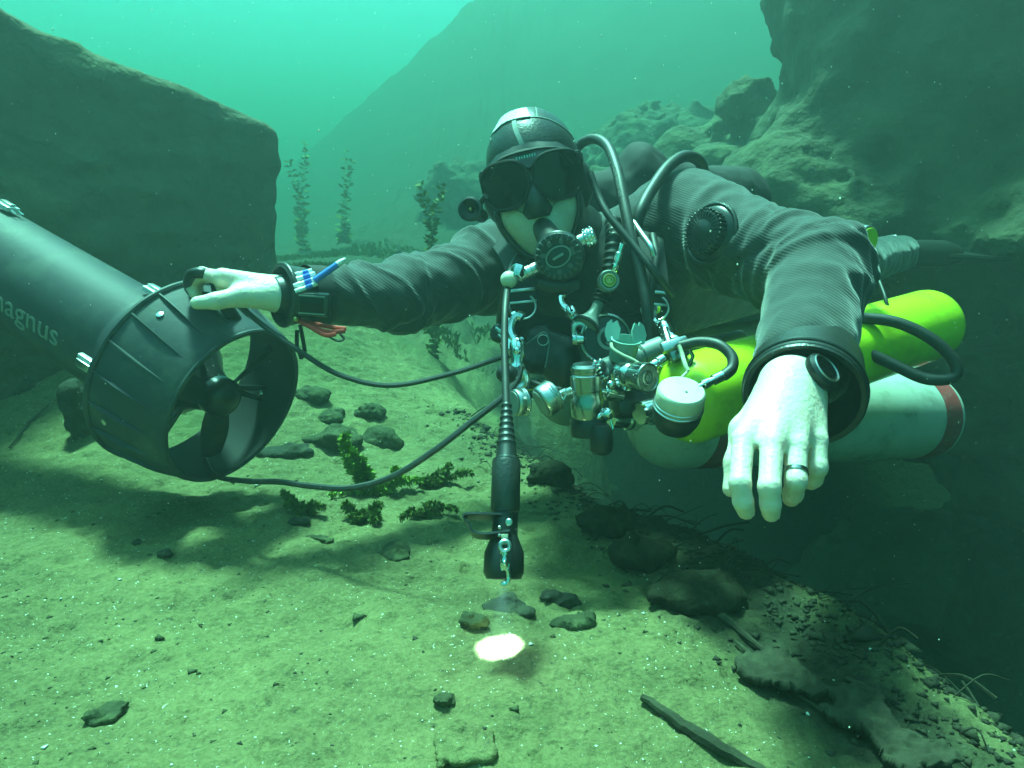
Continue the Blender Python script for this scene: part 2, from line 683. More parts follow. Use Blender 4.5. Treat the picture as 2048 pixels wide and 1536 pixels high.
M['sand'] = sand_material()
M['rock'] = mat('algae covered rock', (0.075, 0.075, 0.046), 0.9, var=0.4, vscale=5, bump=0.8, bscale=22, bdist=0.03, dirt=(0.12, 0.13, 0.06), dscale=4, damount=0.6, spec=0.15)
M['stone'] = mat('silted stone', (0.05, 0.055, 0.028), 0.9, var=0.4, vscale=40, bump=0.9, bscale=110, bdist=0.006, dirt=(0.115, 0.125, 0.055), dscale=26, damount=0.85, spec=0.1)
M['darkstone'] = mat('dark stone', (0.035, 0.036, 0.026), 0.8, var=0.5, vscale=40, bump=0.8, bscale=120, bdist=0.006, dirt=(0.07, 0.075, 0.035), dscale=30, damount=0.5, spec=0.1)
M['wood'] = mat('waterlogged wood', (0.032, 0.030, 0.018), 0.9, var=0.5, vscale=40, bump=0.9, bscale=150, dirt=(0.08, 0.088, 0.045), dscale=25, damount=0.6, spec=0.2)
M['weed'] = mat('bright water weed', (0.17, 0.26, 0.018), 0.6, var=0.35, vscale=60, spec=0.3)
M['weeddark'] = mat('olive water weed', (0.10, 0.13, 0.02), 0.7, var=0.35, vscale=40, spec=0.2)
M['weedhaze'] = mat('olive weed paled by haze', (0.17, 0.2, 0.04), 0.8, var=0.3, vscale=40, spec=0.1)  # for distant stalks: haze put into a paler colour
M['humus'] = mat('humus crusted rock', (0.022, 0.022, 0.013), 0.95, var=0.6, vscale=50, bump=0.9, bscale=110, bdist=0.006, dirt=(0.05, 0.055, 0.028), dscale=24, damount=0.6, spec=0.05)
M['shell'] = mat('shell grit', (0.7, 0.72, 0.6), 0.35, var=0.2)

nu, nv = 640, 640
uu = np.linspace(-1, 1, nu)
vv = np.linspace(0, 1, nv)
gx = np.sinh(uu * 4.3) / np.sinh(4.3) * 26
gy = -1.2 + np.sinh(vv * 3.9) / np.sinh(3.9) * 34
# denser in front of the lens
gy = np.sort(np.concatenate([gy[::4], np.linspace(0.35, 2.5, nv - len(gy[::4]))]))
gx = np.sort(np.concatenate([gx[::4], np.linspace(-1.45, 0.95, nu - len(gx[::4]))]))
X, Y = np.meshgrid(gx, gy, indexing='ij')
Z = ground_z(X, Y)
ii, jj = np.meshgrid(np.arange(nu - 1), np.arange(nv - 1), indexing='ij')
q = (ii * nv + jj).ravel()
me = np_mesh('sand_bed', np.stack([X.ravel(), Y.ravel(), Z.ravel()], 1), np.stack([q, q + nv, q + nv + 1, q + 1], 1))
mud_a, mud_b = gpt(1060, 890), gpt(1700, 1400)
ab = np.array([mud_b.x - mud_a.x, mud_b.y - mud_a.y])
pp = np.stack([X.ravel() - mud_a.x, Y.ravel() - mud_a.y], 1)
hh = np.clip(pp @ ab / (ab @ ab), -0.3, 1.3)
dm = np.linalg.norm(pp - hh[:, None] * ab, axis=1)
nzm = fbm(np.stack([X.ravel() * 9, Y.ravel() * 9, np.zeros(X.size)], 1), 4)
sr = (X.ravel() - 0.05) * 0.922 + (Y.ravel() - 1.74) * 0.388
mud_shade = np.maximum(sstep(0.17, 0.05, dm + 0.06 * nzm), sstep(0.30, 0.50, sr + 0.06 * nzm) * sstep(3.2, 2.4, Y.ravel()))  # debris tone along the edge; the drop-off's shade is coloured in with it
mud_shade = np.maximum(mud_shade, 0.9 * sstep(2.4, 4.2, Y.ravel() + 0.35 * nzm) * sstep(26, 15, Y.ravel()))
me.attributes.new('mud_shade', 'FLOAT', 'POINT').data.foreach_set('value', mud_shade.astype(np.float32))
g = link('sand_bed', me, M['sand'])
g['kind'] = 'structure'

# the water itself: greenish, silty, swallowing red first
bm = MB().box(Matrix.Translation((0, 16, 1.75)), 90, 60, 10.3)
haze = link('haze', bm.mesh('haze', smooth=False), None)
hm = bpy.data.materials.new('silty green water')
hm.use_nodes = True
ht = hm.node_tree
ht.nodes.remove(ht.nodes['Principled BSDF'])
pv = ht.nodes.new('ShaderNodeVolumePrincipled')
pv.inputs['Color'].default_value = (0.032, 0.047, 0.044, 1)
pv.inputs['Absorption Color'].default_value = (0.36, 0.71, 0.63, 1)
pv.inputs['Density'].default_value = 0.64
pv.inputs['Anisotropy'].default_value = 0.5
ht.links.new(pv.outputs[0], ht.nodes['Material Output'].inputs['Volume'])
haze.data.materials.append(hm)
haze['kind'] = 'stuff'


def rock_mesh(prims, vox, a1, f1, a2, f2, sq=None):
    def ex(p, d):
        m = np.abs(d) < vox * 16 + a1 * 2
        if m.any():
            q = p[m]
            n = fbm(q * f1, 6, 0.6)
            r = 1 - np.abs(vnoise(q * f2 + 31)) * 2
            d = d.copy()
            d[m] += a1 * n + a2 * r
        return d
    return sdf_mesh(prims, vox, ex, pad=0.05)


def structure(name, V, F, m):
    o = link(name, np_mesh(name, V, F), m)
    o['kind'] = 'structure'
    return o


# left ledge: a long squared block of bedrock
ang = np.array([[-0.54, -0.84, 0], [-0.84, 0.54, 0], [0, 0, 1.0]]).T
cor = np.array([-0.80, 2.55, -0.07])
prims = []
for k in range(7):
    c0 = cor + ang @ np.array([0.34 + 0.42 * k, 0.5, 0.0])
    top = 0.93 + 0.035 * k + rnd.uniform(-0.03, 0.03)
    prims.append(ell(c0 + np.array([0, 0, top - 0.62]), (0.52, 0.62 + rnd.uniform(-0.05, 0.05), 0.62), ang, 0.1))


def ledge_extra(p, d):
    q = (p - cor) @ ang
    bx = np.stack([np.abs(q[:, 0] - 1.55) - 1.5, np.abs(q[:, 1] - 0.75) - 0.7, np.abs(p[:, 2] - 0.275 - 0.235 * q[:, 0]) - 0.57], 1)
    o = np.linalg.norm(np.maximum(bx, 0), axis=1) + np.minimum(bx.max(1), 0) - 0.05
    return o + 0.035 * fbm(p * np.array([2.6, 2.6, 4]), 6, 0.55) + 0.011 * (1 - 2 * np.abs(vnoise(p * np.array([6, 6, 17]) + 9)))


V, F = sdf_mesh([ell(cor + ang @ np.array([1.55, 0.75, 0.4]), (2.1, 1.3, 1.4), ang)], 0.018, ledge_extra, pad=0.1)
structure('rock_ledge', V, F, M['rock'])

c = lambda px, py, d: tuple(C(px, py, d))
V, F = rock_mesh([ell(c(1990, 60, 3.0), (0.98, 0.8, 0.85), k=0.3), ell(c(1790, 430, 3.25), (1.0, 0.8, 0.62), k=0.3),
                  ell(c(2320, 560, 2.7), (1.0, 0.9, 1.1), k=0.3), ell(c(1430, 470, 4.2), (1.0, 0.8, 0.55), k=0.3),
                  ell(c(2420, 900, 3.0), (1.2, 0.7, 0.6), k=0.3), ell(c(2300, -300, 3.0), (1.1, 0.9, 0.8), k=0.3),
                  ell(c(2250, 1420, 3.6), (1.9, 0.7, 1.3), k=0.3), ell(c(2150, 380, 3.2), (0.9, 0.6, 0.6), k=0.3), ell((2.15, 0.9, 1.9), (0.85, 1.7, 1.1), k=0.3), ell((2.35, 0.2, 0.6), (0.8, 1.9, 1.6), k=0.3)], 0.028, 0.17, 1.7, 0.05, 4.0)  # last two lumps: out of view, added to shade the right side
structure('rock_wall', V, F, M['rock'])

# boulders of the far bank, each by itself
for px, py, d, r, lab in ((930, 390, 4.6, (0.34, 0.3, 0.2), 'flat topped boulder behind the diver\'s mask'),
                                                    (830, 540, 3.6, (0.42, 0.3, 0.10), 'flat slab lying behind the outstretched sleeve'),
                          (1330, 330, 4.4, (0.55, 0.45, 0.34), 'dark boulder on the far bank behind the hose loop')):
    d, r = d * 1.4, tuple(1.4 * q for q in r)
    o3 = C(px, py, d)
    V, F = rock_mesh([ell(tuple(o3), r, k=0.1)], 0.02, 0.08, 3.2, 0.04, 8)
    o = link('boulder', np_mesh('boulder', V, F, o3), M['rock'])
    o.location = o3
    o['label'], o['category'], o['group'] = lab, 'boulder', 'boulders on the far bank'


def stone(px, py, r, lab, m='stone', sink=0.42, name='stone', rot=0.0, cat='stone', grp='stones on the sand'):
    o3 = gpt(px, py)
    cr, sr = math.cos(rot), math.sin(rot)
    R = np.array([[cr, -sr, 0], [sr, cr, 0], [0, 0, 1]])
    cc = o3 + Vector((0, 0, r[2] * (1 - 2 * sink)))
    V, F = rock_mesh([ell(tuple(cc), r, R, k=0.01)], max(r) / 14, max(r) * 0.24, 0.7 / max(r), max(r) * 0.12, 1.9 / max(r))
    o = link(name, np_mesh(name, V, F, o3), M[m])
    o.location = o3
    o['label'], o['category'], o['group'] = lab, cat, grp
    return o


stone(160, 870, (0.045, 0.05, 0.075), 'upright dark stone beside the scooter shroud', 'darkstone', 0.1)
stone(30, 780, (0.06, 0.05, 0.03), 'low stone under the scooter hull', 'darkstone')
stone(330, 1112, (0.013, 0.010, 0.008), 'small pointed black pebble alone on the bright sand', 'darkstone', name='pebble')
stone(272, 1092, (0.008, 0.007, 0.005), 'tiny dark pebble left of the pointed black pebble', 'darkstone', name='pebble')
stone(790, 1112, (0.026, 0.034, 0.016), 'rounded grey stone half buried in front of the green weed', 'stone', 0.4, rot=0.5)
stone(1148, 1248, (0.027, 0.018, 0.014), 'oval brown stone right of the torch spot', 'stone', 0.5)
stone(1010, 1218, (0.042, 0.030, 0.014), 'flat dark form put in for the torch shadow', 'darkstone', 0.45)  # dark shape standing in for the shadow cast by the torch
stone(952, 1252, (0.020, 0.012, 0.011), 'bluish stone at the left edge of the torch spot', 'stone', 0.3)
stone(1125, 1205, (0.03, 0.014, 0.012), 'narrow dark stone behind the oval brown stone', 'darkstone', 0.5, rot=-0.2)
stone(650, 880, (0.095, 0.05, 0.028), 'broad brown rock behind the green weed', 'stone', 0.45)
stone(770, 890, (0.06, 0.045, 0.034), 'brown rock right of the broad brown rock', 'stone', 0.45)
stone(570, 905, (0.075, 0.05, 0.022), 'dark rock beside the shroud of the scooter', 'darkstone', 0.45)
stone(660, 840, (0.04, 0.035, 0.025), 'small brown rock behind the broad brown rock', 'stone', 0.45)
stone(745, 830, (0.045, 0.035, 0.022), 'pale rounded rock in the sand under the upper cord', 'stone', 0.4)
stone(625, 797, (0.05, 0.04, 0.028), 'dark rounded rock right of the scooter ring', 'stone', 0.4)
stone(215, 1440, (0.016, 0.022, 0.010), 'dark half buried stone in the foreground sand', 'stone', 0.45, rot=-0.5)
stone(935, 1500, (0.034, 0.030, 0.010), 'low silty stone at the bottom edge of the picture', 'sand', 0.5)
stone(888, 1415, (0.012, 0.010, 0.007), 'star shaped brown pebble in front of the torch spot', 'stone', 0.3, name='pebble')
stone(1225, 985, (0.05, 0.035, 0.03), 'pale stone under the valve knob among the debris', 'stone', 0.35)
stone(1215, 1060, (0.055, 0.045, 0.030), 'dark hollow looking rock right of the torch handle', 'humus', 0.25)
stone(1290, 1120, (0.06, 0.05, 0.030), 'black rock among the debris below the tanks', 'humus', 0.25)
stone(1390, 1200, (0.07, 0.05, 0.028), 'black rock on the drop off below the pointing hand', 'humus', 0.3)
stone(1105, 960, (0.05, 0.035, 0.03), 'weed covered stone beside the grip of the torch', 'humus', 0.35)
stone(600, 1050, (0.02, 0.012, 0.010), 'small dark stone under the left end of the weed', 'darkstone', 0.3)
stone(640, 1085, (0.03, 0.012, 0.008), 'long thin stone lying under the weed', 'stone', 0.3, rot=-0.4)

# eroded plank with holes along the drop-off
rail = [gpt(px, py, 0.02) for px, py in ((1490, 1330), (1590, 1385), (1680, 1440), (1770, 1500), (1860, 1575))]
rl = [Vector(p) for p in spline([tuple(p) for p in rail], 40)]
nl_, nw_ = len(rl), 26
V = []
for i in range(nl_):
    tg_ = (rl[min(i + 1, nl_ - 1)] - rl[max(i - 1, 0)]).normalized()
    sd = tg_.cross(Vector((0.1, -0.35, 1))).normalized()
    for j in range(nw_):
        V.append(rl[i] + sd * ((j / (nw_ - 1) - 0.5) * (0.062 + 0.02 * math.sin(i * 0.09))))
Va = np.array([tuple(p) for p in V])
Va[:, 2] += 0.010 * fbm(Va * 24, 4) + 0.004 * vnoise(Va * 110)
hole = fbm(Va * np.array([34, 34, 10]) + 5, 3)
edge = np.minimum(np.arange(nl_ * nw_) % nw_, nw_ - 1 - np.arange(nl_ * nw_) % nw_) / nw_
keep = hole - 0.42 < edge * 2.2 - 0.25
keep &= hole < 0.62
F = [(i * nw_ + j, i * nw_ + j + 1, (i + 1) * nw_ + j + 1, (i + 1) * nw_ + j) for i in range(nl_ - 1) for j in range(nw_ - 1)]
F = [q for q in F if all(keep[k] for k in q)]
o = link('plank', np_mesh('plank', Va, F, rail[0]), M['wood'])
o.location = rail[0]
md = o.modifiers.new('thickness', 'SOLIDIFY')
md.thickness = 0.010
o['label'], o['category'] = 'eroded dark plank with ragged holes along the drop off', 'plank'


def stick(pix, r, lab, lift=0.006, wob=0.004):
    pts = [gpt(*p, lift) for p in pix]
    pts = [Vector(p) for p in spline([tuple(p) for p in pts], 6)]
    pts = [p + Vector((rnd.uniform(-wob, wob), rnd.uniform(-wob, wob), 0)) * 0.4 for p in pts]
    n = len(pts)
    mb = MB().tube(pts, [r * (1 - 0.55 * abs(2 * k / (n - 1) - 0.9)) for k in range(n)], 7)
    return solo('stick', mb, M['wood'], pts[0], lab, 'stick', 'sticks on the sand')


stick(((1285, 1405), (1380, 1470), (1480, 1530), (1600, 1600)), 0.008, 'thick dark stick running out of the bottom edge')
stick(((1690, 1372), (1740, 1392), (1800, 1420)), 0.004, 'thin curved stick beside the plank')
stick(((1350, 1180), (1450, 1250), (1560, 1340)), 0.006, 'long stick at the foot of the black rocks')
stick(((1130, 990), (1230, 1010), (1330, 1080)), 0.006, 'pale crooked stick below the tank valve')
stick(((1470, 1290), (1570, 1380), (1660, 1450)), 0.004, 'thin stick lying across the plank')
stick(((20, 900), (60, 850), (100, 815)), 0.004, 'short twig on the sand at the left edge')


# loose matter
def chips(name, n, area, size, m, lift=0.0, flat=0.35, seed=1):
    r = random.Random(seed)
    ico = [(0, 0, 1), (0.94, 0, 0.33), (-0.47, 0.81, 0.33), (-0.47, -0.81, 0.33), (0.4, 0.3, -0.7), (-0.5, 0.0, -0.6)]
    fc = [(0, 1, 2), (0, 2, 3), (0, 3, 1), (1, 4, 2), (2, 5, 3), (3, 4, 1), (2, 4, 5), (3, 5, 4)]
    V, F = [], []
    xs = [area(r) for _ in range(n)]
    zs = ground_z(np.array([p[0] for p in xs]), np.array([p[1] for p in xs]))
    for (x, y), z in zip(xs, zs):
        if vnoise(np.array([[x * 3.3, y * 3.3, seed * 3.7]]))[0] < r.uniform(-0.9, 0.5):
            continue
        s = size * math.exp(r.gauss(0, 0.6))
        a = r.uniform(0, 6.28)
        e, h = r.uniform(0.5, 1.3), flat * r.uniform(0.6, 1.5)
        b = len(V)
        for u, v, t in ico:
            u, v = u * e, v
            V.append((x + s * (u * math.cos(a) - v * math.sin(a)), y + s * (u * math.sin(a) + v * math.cos(a)), z + lift + s * t * h))
        F += [tuple(i + b for i in f) for f in fc]
    me = bpy.data.meshes.new(name)
    me.from_pydata(V, [], F)
    me.shade_smooth()
    o = link(name, me, m)
    o['kind'] = 'stuff'
    return o


def area_sand(r):
    y = 0.45 + 2.6 * r.random() ** 1.8
    return (r.uniform(-0.85, 0.55) * y * 1.05, y)


def area_edge(r):
    t = r.random() ** 0.8
    y = 0.55 + 1.5 * t
    x = 0.05 + (1.74 - y) * 0.42 + r.gauss(0.08, 0.10)
    return (x, y)


chips('gravel', 3000, area_sand, 0.0011, M['darkstone'], seed=2)
chips('gravel', 6500, area_sand, 0.0017, M['stone'], seed=3)
chips('shell_grit', 330, area_sand, 0.0014, M['shell'], 0.001, seed=4)
chips('leaf_litter', 9000, area_edge, 0.0042, M['wood'], 0.001, 0.4, seed=5)

# fibres and roots in the litter
mb = MB()
r5 = random.Random(12)
for k in range(150):
    x, y = area_edge(r5)
    z = float(ground_z(np.array([x]), np.array([y]))[0])
    a = r5.uniform(-0.4, 1.4) if k % 3 else r5.uniform(0, 6.28)
    l = r5.uniform(0.03, 0.11)
    pts = [(x, y, z), (x + math.cos(a) * l * 0.5, y - math.sin(a) * l * 0.5, z + r5.uniform(0.005, 0.03)),
           (x + math.cos(a) * l, y - math.sin(a) * l, z + r5.uniform(-0.01, 0.03))]
    mb.tube(spline(pts, 4), 0.0009 if k % 4 else 0.002, 4)
o = part('root_fibres', mb, M['wood'], None)
o['kind'] = 'stuff'

# marine snow drifting in the water
V, F = [], []
r6 = random.Random(21)
for k in range(1900):
    d = 0.35 + 2.4 * r6.random() ** 0.8
    p = C(r6.uniform(-60, 2110), r6.uniform(-60, 1560), d)
    if p.z < float(ground_z(np.array([p.x]), np.array([p.y]))[0]) + 0.01:
        continue
    s = 0.00034 * math.exp(r6.gauss(0, 0.4)) * (0.6 + 0.5 * d)
    b = len(V)
    V += [tuple(p + Vector(q) * s) for q in ((1, 0, 0), (-1, 0, 0), (0, 1, 0), (0, -1, 0), (0, 0, 1.4), (0, 0, -1.4))]
    F += [tuple(i + b for i in f) for f in ((0, 2, 4), (2, 1, 4), (1, 3, 4), (3, 0, 4), (2, 0, 5), (1, 2, 5), (3, 1, 5), (0, 3, 5))]
me = bpy.data.meshes.new('floating_silt')
me.from_pydata(V, [], F)
o = link('floating_silt', me, M['shell'])
o['kind'] = 'stuff'


# ---- water weeds: stems with whorls of small leaves
def weed(root, stems, leaf, m, lab, dens=1.0, seed=0, cat='water weed', grp='water weeds'):
    r = random.Random(seed)
    t = thing('water_weed', root, lab, cat, grp)
    sm, lm = MB(), MB()
    for pts, rad in stems:
        P = [Vector(p) for p in spline([tuple(p) for p in pts], 8)]
        sm.tube(P, [0.0022 * (1 - 0.6 * i / len(P)) for i in range(len(P))], 5)
        n = int(len(P) * 3 * dens)
        for k in range(n):
            f = k / n
            i = min(int(f * (len(P) - 1)), len(P) - 2)
            o = P[i].lerp(P[i + 1], f * (len(P) - 1) - i)
            for w in range(4):
                a = r.uniform(0, 6.28)
                up = (P[i + 1] - P[i]).normalized()
                dr = (up.orthogonal().normalized() * math.cos(a) + up.cross(up.orthogonal().normalized()) * math.sin(a) + up * r.uniform(0.1, 0.9)).normalized()
                l = leaf * r.uniform(0.6, 1.3) * (1.0 - 0.45 * f) * rad
                sd = dr.cross(Vector((r.uniform(-1, 1), r.uniform(-1, 1), r.uniform(-1, 1)))).normalized() * l * 0.26
                dip = Vector((0, 0, -l * r.uniform(0, 0.35)))
                lm.add([o, o + dr * l * 0.45 + sd, o + dr * l + dip, o + dr * l * 0.45 - sd], [(0, 1, 2, 3)])
    part('stem', sm, m, t)
    part('leaves', lm, m, t, smooth=False)
    return t


def near_weed(px, py, tops, leaf, m, lab, seed, dens=1.0):
    ro = gpt(px, py)
    d0 = (ro - CAM).dot(FW)
    st = []
    for tx, ty, dd in tops:
        tp = C(tx, ty, d0 + dd)
        tp.z = max(tp.z, float(ground_z(np.array([tp.x]), np.array([tp.y]))[0]) + 0.012)
        md = ro.lerp(tp, 0.5) + Vector((rnd.uniform(-0.02, 0.02), 0, 0.012))
        st.append(([ro, md, tp], 1.0))
    return weed(ro, st, leaf, m, lab, dens, seed)


near_weed(735, 985, ((688, 868, 0.0), (700, 905, -0.02)), 0.026, M['weed'], 'bright green weed spike standing in front of the brown rocks', 1, 1.8)
near_weed(760, 990, ((790, 935, 0.0), (845, 960, 0.02), (660, 1000, -0.03)), 0.018, M['weed'], 'bright low weed tuft crossed by the lower cord', 2, 1.3)
near_weed(840, 975, ((900, 930, 0.03), (945, 945, 0.05), (880, 985, 0)), 0.017, M['weeddark'], 'olive weed tuft left of the torch body', 3, 1.3)
near_weed(620, 1035, ((565, 985, 0.02), (575, 1030, 0), (650, 1015, 0)), 0.015, M['weeddark'], 'sparse olive weed left of the bright tuft', 4, 1.2)
near_weed(730, 1045, ((690, 1010, 0), (760, 1010, 0.02), (745, 1075, -0.04), (700, 1050, -0.02)), 0.016, M['weeddark'], 'olive weed clump lying in front of the bright tuft', 5, 1.4)
near_weed(840, 1035, ((880, 1010, 0), (800, 1050, -0.02), (915, 1020, 0.02)), 0.014, M['weeddark'], 'thin olive weed creeping towards the torch', 6, 1.0)
for px, py, d, h, lab, sd in ((866, 520, 2.6, 0.30, 'yellow green weed stalk left of the mask', 11), (690, 450, 5.6, 0.66, 'tall hazy weed stalk beyond the ledge corner', 12),
                              (602, 410, 5.6, 0.52, 'thin hazy weed stalk beside the ledge edge', 13), (330, 470, 2.2, 0.16, 'weed sprig at the foot of the rock ledge', 17)):
    ro = C(px, py, d)
    gz = float(ground_z(np.array([ro.x]), np.array([ro.y]))[0])
    rt = Vector((ro.x, ro.y, min(gz, ro.z)))
    stems = []
    for k in range(2 if h < 0.4 else 3):
        o2 = Vector((rnd.uniform(-0.05, 0.05), rnd.uniform(-0.05, 0.05), 0))
        stems.append(([rt, ro + o2 * 0.5, ro + o2 + Vector((rnd.uniform(-0.10, 0.10), 0, h * rnd.uniform(0.7, 1.0)))], 1.0))
    weed(rt, stems, 0.075 if d > 3 else 0.045, M['weedhaze'] if d > 5 else M['weeddark'], lab, 0.8 if d < 5 else 0.4, sd)

# olive algae meadow on the bank behind the diver
V, F = [], []
r7 = random.Random(5)
for k in range(15000):
    y = r7.uniform(3.0, 5.2)
    x = r7.gauss(-0.55, 0.55) * y * 0.35 + r7.uniform(-0.3, 0.25)
    if vnoise(np.array([[x * 2.5, y * 2.5, 1.0]]))[0] < -0.1:
        continue
    z = float(ground_z(np.array([x]), np.array([y]))[0])
    if z < -0.06 or (y < 3.0 and x > -0.25):
        continue
    a, l = r7.uniform(0, 6.28), r7.uniform(0.010, 0.038)
    lx, ly = r7.uniform(-0.02, 0.02), r7.uniform(-0.02, 0.02)
    b = len(V)
    V += [(x, y, z - 0.01), (x + math.cos(a) * 0.006, y + math.sin(a) * 0.006, z + l * 0.5), (x + lx, y + ly, z + l)]
    F.append((b, b + 1, b + 2))
me = bpy.data.meshes.new('algae')
me.from_pydata(V, [], F)
o = link('algae', me, M['weeddark'])
o['kind'] = 'stuff'

# ------------------------------------------------------------------ the diver
from mathutils.bvhtree import BVHTree

hu = D(-0.20, 0.955, -0.21)
hf = D(-0.10, -0.21, -0.97)
hf = (hf - hu * hf.dot(hu)).normalized()
hr = hu.cross(hf).normalized()
HC = C(1072, 368, 1.235)
HROT = np.array([list(hr), list(hu), list(hf)]).T


def H(x, y, z):
    return HC + hr * x + hu * y + hf * z


def hell(x, y, z, r, k=0.02, sub=False):
    return ell(tuple(H(x, y, z)), r, HROT, k, sub)


def hcone(a, b, ra, rb, k=0.01):
    return cone(tuple(H(*a)), tuple(H(*b)), ra, rb, k)


def pc(a, b, ra, rb, k=0.012):
    return cone(tuple(C(*a)), tuple(C(*b)), ra, rb, k)


def chain(pts, rad, k=0.006):
    return [pc(a, b, ra, rb, k) for a, b, ra, rb in zip(pts, pts[1:], rad, rad[1:])]


SL, EL, WL = (1372, 452, 1.30), (1636, 548, 1.05), (1600, 745, 0.87)
SR, ER, WR = (1005, 535, 1.44), (812, 590, 1.28), (590, 590, 1.13)
CH = (1190, 590, 1.43)
NK = (1135, 490, 1.36)
bdir = D(0.72, 0.21, 0.66)
cw = C(*CH)
HIPS = cw + bdir * 0.50
side = bdir.cross(UP).normalized()           # toward the diver's left
legs = []
for sgn, dy in ((1, 0.0), (-1, 0.02)):
    a = HIPS + side * 0.09 * sgn
    b = a + D(0.80, 0.10, 0.58) * 0.44
    e = b + D(0.68, 0.20, 0.66) * 0.40
    legs.append((a, b, e))

head = [hell(0, 0.03, -0.02, (0.074, 0.092, 0.096)), hell(0, -0.045, 0.02, (0.060, 0.084, 0.072), k=0.03),
        hell(0, -0.100, 0.052, (0.030, 0.026, 0.028), k=0.025),
        hell(0.036, -0.046, 0.064, (0.032, 0.036, 0.032), k=0.02), hell(-0.036, -0.046, 0.064, (0.032, 0.036, 0.032), k=0.02), hell(0, -0.078, 0.050, (0.050, 0.044, 0.050), k=0.02),
        hell(0.078, -0.012, -0.015, (0.012, 0.032, 0.022), k=0.006), hell(-0.078, -0.012, -0.015, (0.012, 0.032, 0.022), k=0.006),
        hcone((0, 0.012, 0.086), (0, -0.030, 0.108), 0.009, 0.014, 0.010), hell(0.012, -0.034, 0.098, (0.009, 0.008, 0.010), k=0.006),
        hell(-0.012, -0.034, 0.098, (0.009, 0.008, 0.010), k=0.006),
        hell(0, -0.062, 0.086, (0.025, 0.007, 0.010), k=0.008), hell(0, -0.074, 0.084, (0.022, 0.008, 0.010), k=0.008),
        hell(0.033, 0.012, 0.090, (0.017, 0.013, 0.014), k=0.008, sub=True), hell(-0.033, 0.012, 0.090, (0.017, 0.013, 0.014), k=0.008, sub=True)]
neck = [cone(tuple(H(0, -0.06, -0.03)), tuple(C(*NK)), 0.058, 0.060, 0.03), cone(tuple(C(*NK)), tuple(cw), 0.06, 0.09, 0.04)]
lhand = [pc((1572, 772, 0.815), (1486, 880, 0.738), 0.030, 0.0122, 0.012), pc((1578, 770, 0.812), (1544, 888, 0.725), 0.030, 0.0126, 0.012),
         pc((1590, 770, 0.815), (1592, 892, 0.732), 0.030, 0.0122, 0.012), pc((1602, 775, 0.822), (1634, 880, 0.755), 0.028, 0.0112, 0.012)]
lhand += chain([(1486, 880, 0.738), (1480, 966, 0.702), (1486, 1003, 0.703), (1492, 1022, 0.710)], [0.0117, 0.0106, 0.0098, 0.0090], 0.004)
lhand += chain([(1544, 888, 0.725), (1539, 974, 0.690), (1541, 1008, 0.694), (1542, 1026, 0.702)], [0.0119, 0.0108, 0.0099, 0.0092], 0.004)
lhand += chain([(1592, 892, 0.732), (1592, 962, 0.708), (1586, 988, 0.722), (1582, 997, 0.738)], [0.0118, 0.0108, 0.0099, 0.0090], 0.004)
lhand += chain([(1634, 880, 0.755), (1636, 935, 0.742), (1628, 958, 0.758), (1622, 966, 0.772)], [0.0108, 0.0098, 0.0090, 0.0082], 0.004)
lhand += chain([(1535, 800, 0.815), (1487, 860, 0.795), (1472, 925, 0.775), (1461, 978, 0.765)], [0.018, 0.0145, 0.0115, 0.0088], 0.010)
rhand = [pc((575, 588, 1.13), (446, 556, 1.095), 0.026, 0.0155, 0.012), pc((575, 590, 1.13), (452, 572, 1.125), 0.026, 0.016, 0.012),
         pc((570, 595, 1.12), (478, 592, 1.085), 0.024, 0.0165, 0.014)]
rhand += chain([(485, 592, 1.085), (432, 602, 1.062), (394, 606, 1.055)], [0.0165, 0.0125, 0.0098])
for k, dd in enumerate((0.0, 0.022, 0.044, 0.064)):
    rhand += chain([(446 + 3 * k, 556 + 3 * k, 1.095 + dd), (404 + 3 * k, 548 + 2 * k, 1.125 + dd), (380 + 4 * k, 566, 1.15 + dd), (390 + 4 * k, 588, 1.145 + dd)],
                   [0.0118, 0.0108, 0.0100, 0.0088] if k < 3 else [0.0105, 0.0095, 0.0085, 0.0078])
core = [pc(SL, EL, 0.058, 0.048, 0.03), pc(EL, WL, 0.046, 0.031, 0.02), pc(WL, (1585, 772, 0.818), 0.031, 0.030, 0.012),
        pc(SR, ER, 0.055, 0.045, 0.03), pc(ER, WR, 0.043, 0.027, 0.02), pc(WR, (570, 589, 1.125), 0.027, 0.026, 0.012),
        cone(tuple(C(*SL)), tuple(C(1150, 560, 1.43)), 0.05, 0.05, 0.04), cone(tuple(C(*SR)), tuple(C(1150, 560, 1.43)), 0.05, 0.05, 0.04), cone(tuple(cw), tuple(HIPS), 0.10, 0.10, 0.05)]
for a, b, e in legs:
    core += [cone(tuple(HIPS), tuple(a), 0.08, 0.075, 0.04), cone(tuple(a), tuple(b), 0.072, 0.05, 0.03), cone(tuple(b), tuple(e), 0.048, 0.03, 0.02)]
body_prims = core + neck + lhand + rhand + head
V, F = sdf_mesh(body_prims, 0.0032)
person = thing('person', cw, 'diver in black drysuit and hood hovering with one hand stretched out to each side', 'diver')
me = np_mesh('body', V, F, cw)
link('body', me, M['skin'], person)
body_bvh = BVHTree.FromPolygons(V.tolist(), F.tolist())
# eyes behind the mask glass
for sgn in (1, -1):
    mb = MB().ball(frame(H(0.033 * sgn, 0.012, 0.078), hf), 0.012)
    e = part('eye', mb, M['whitepl'], person)
    part('iris', MB().ball(frame(H(0.033 * sgn, 0.011, 0.0885), hf), 0.0052, 0.0052, 0.002), M['darkstone'], e)

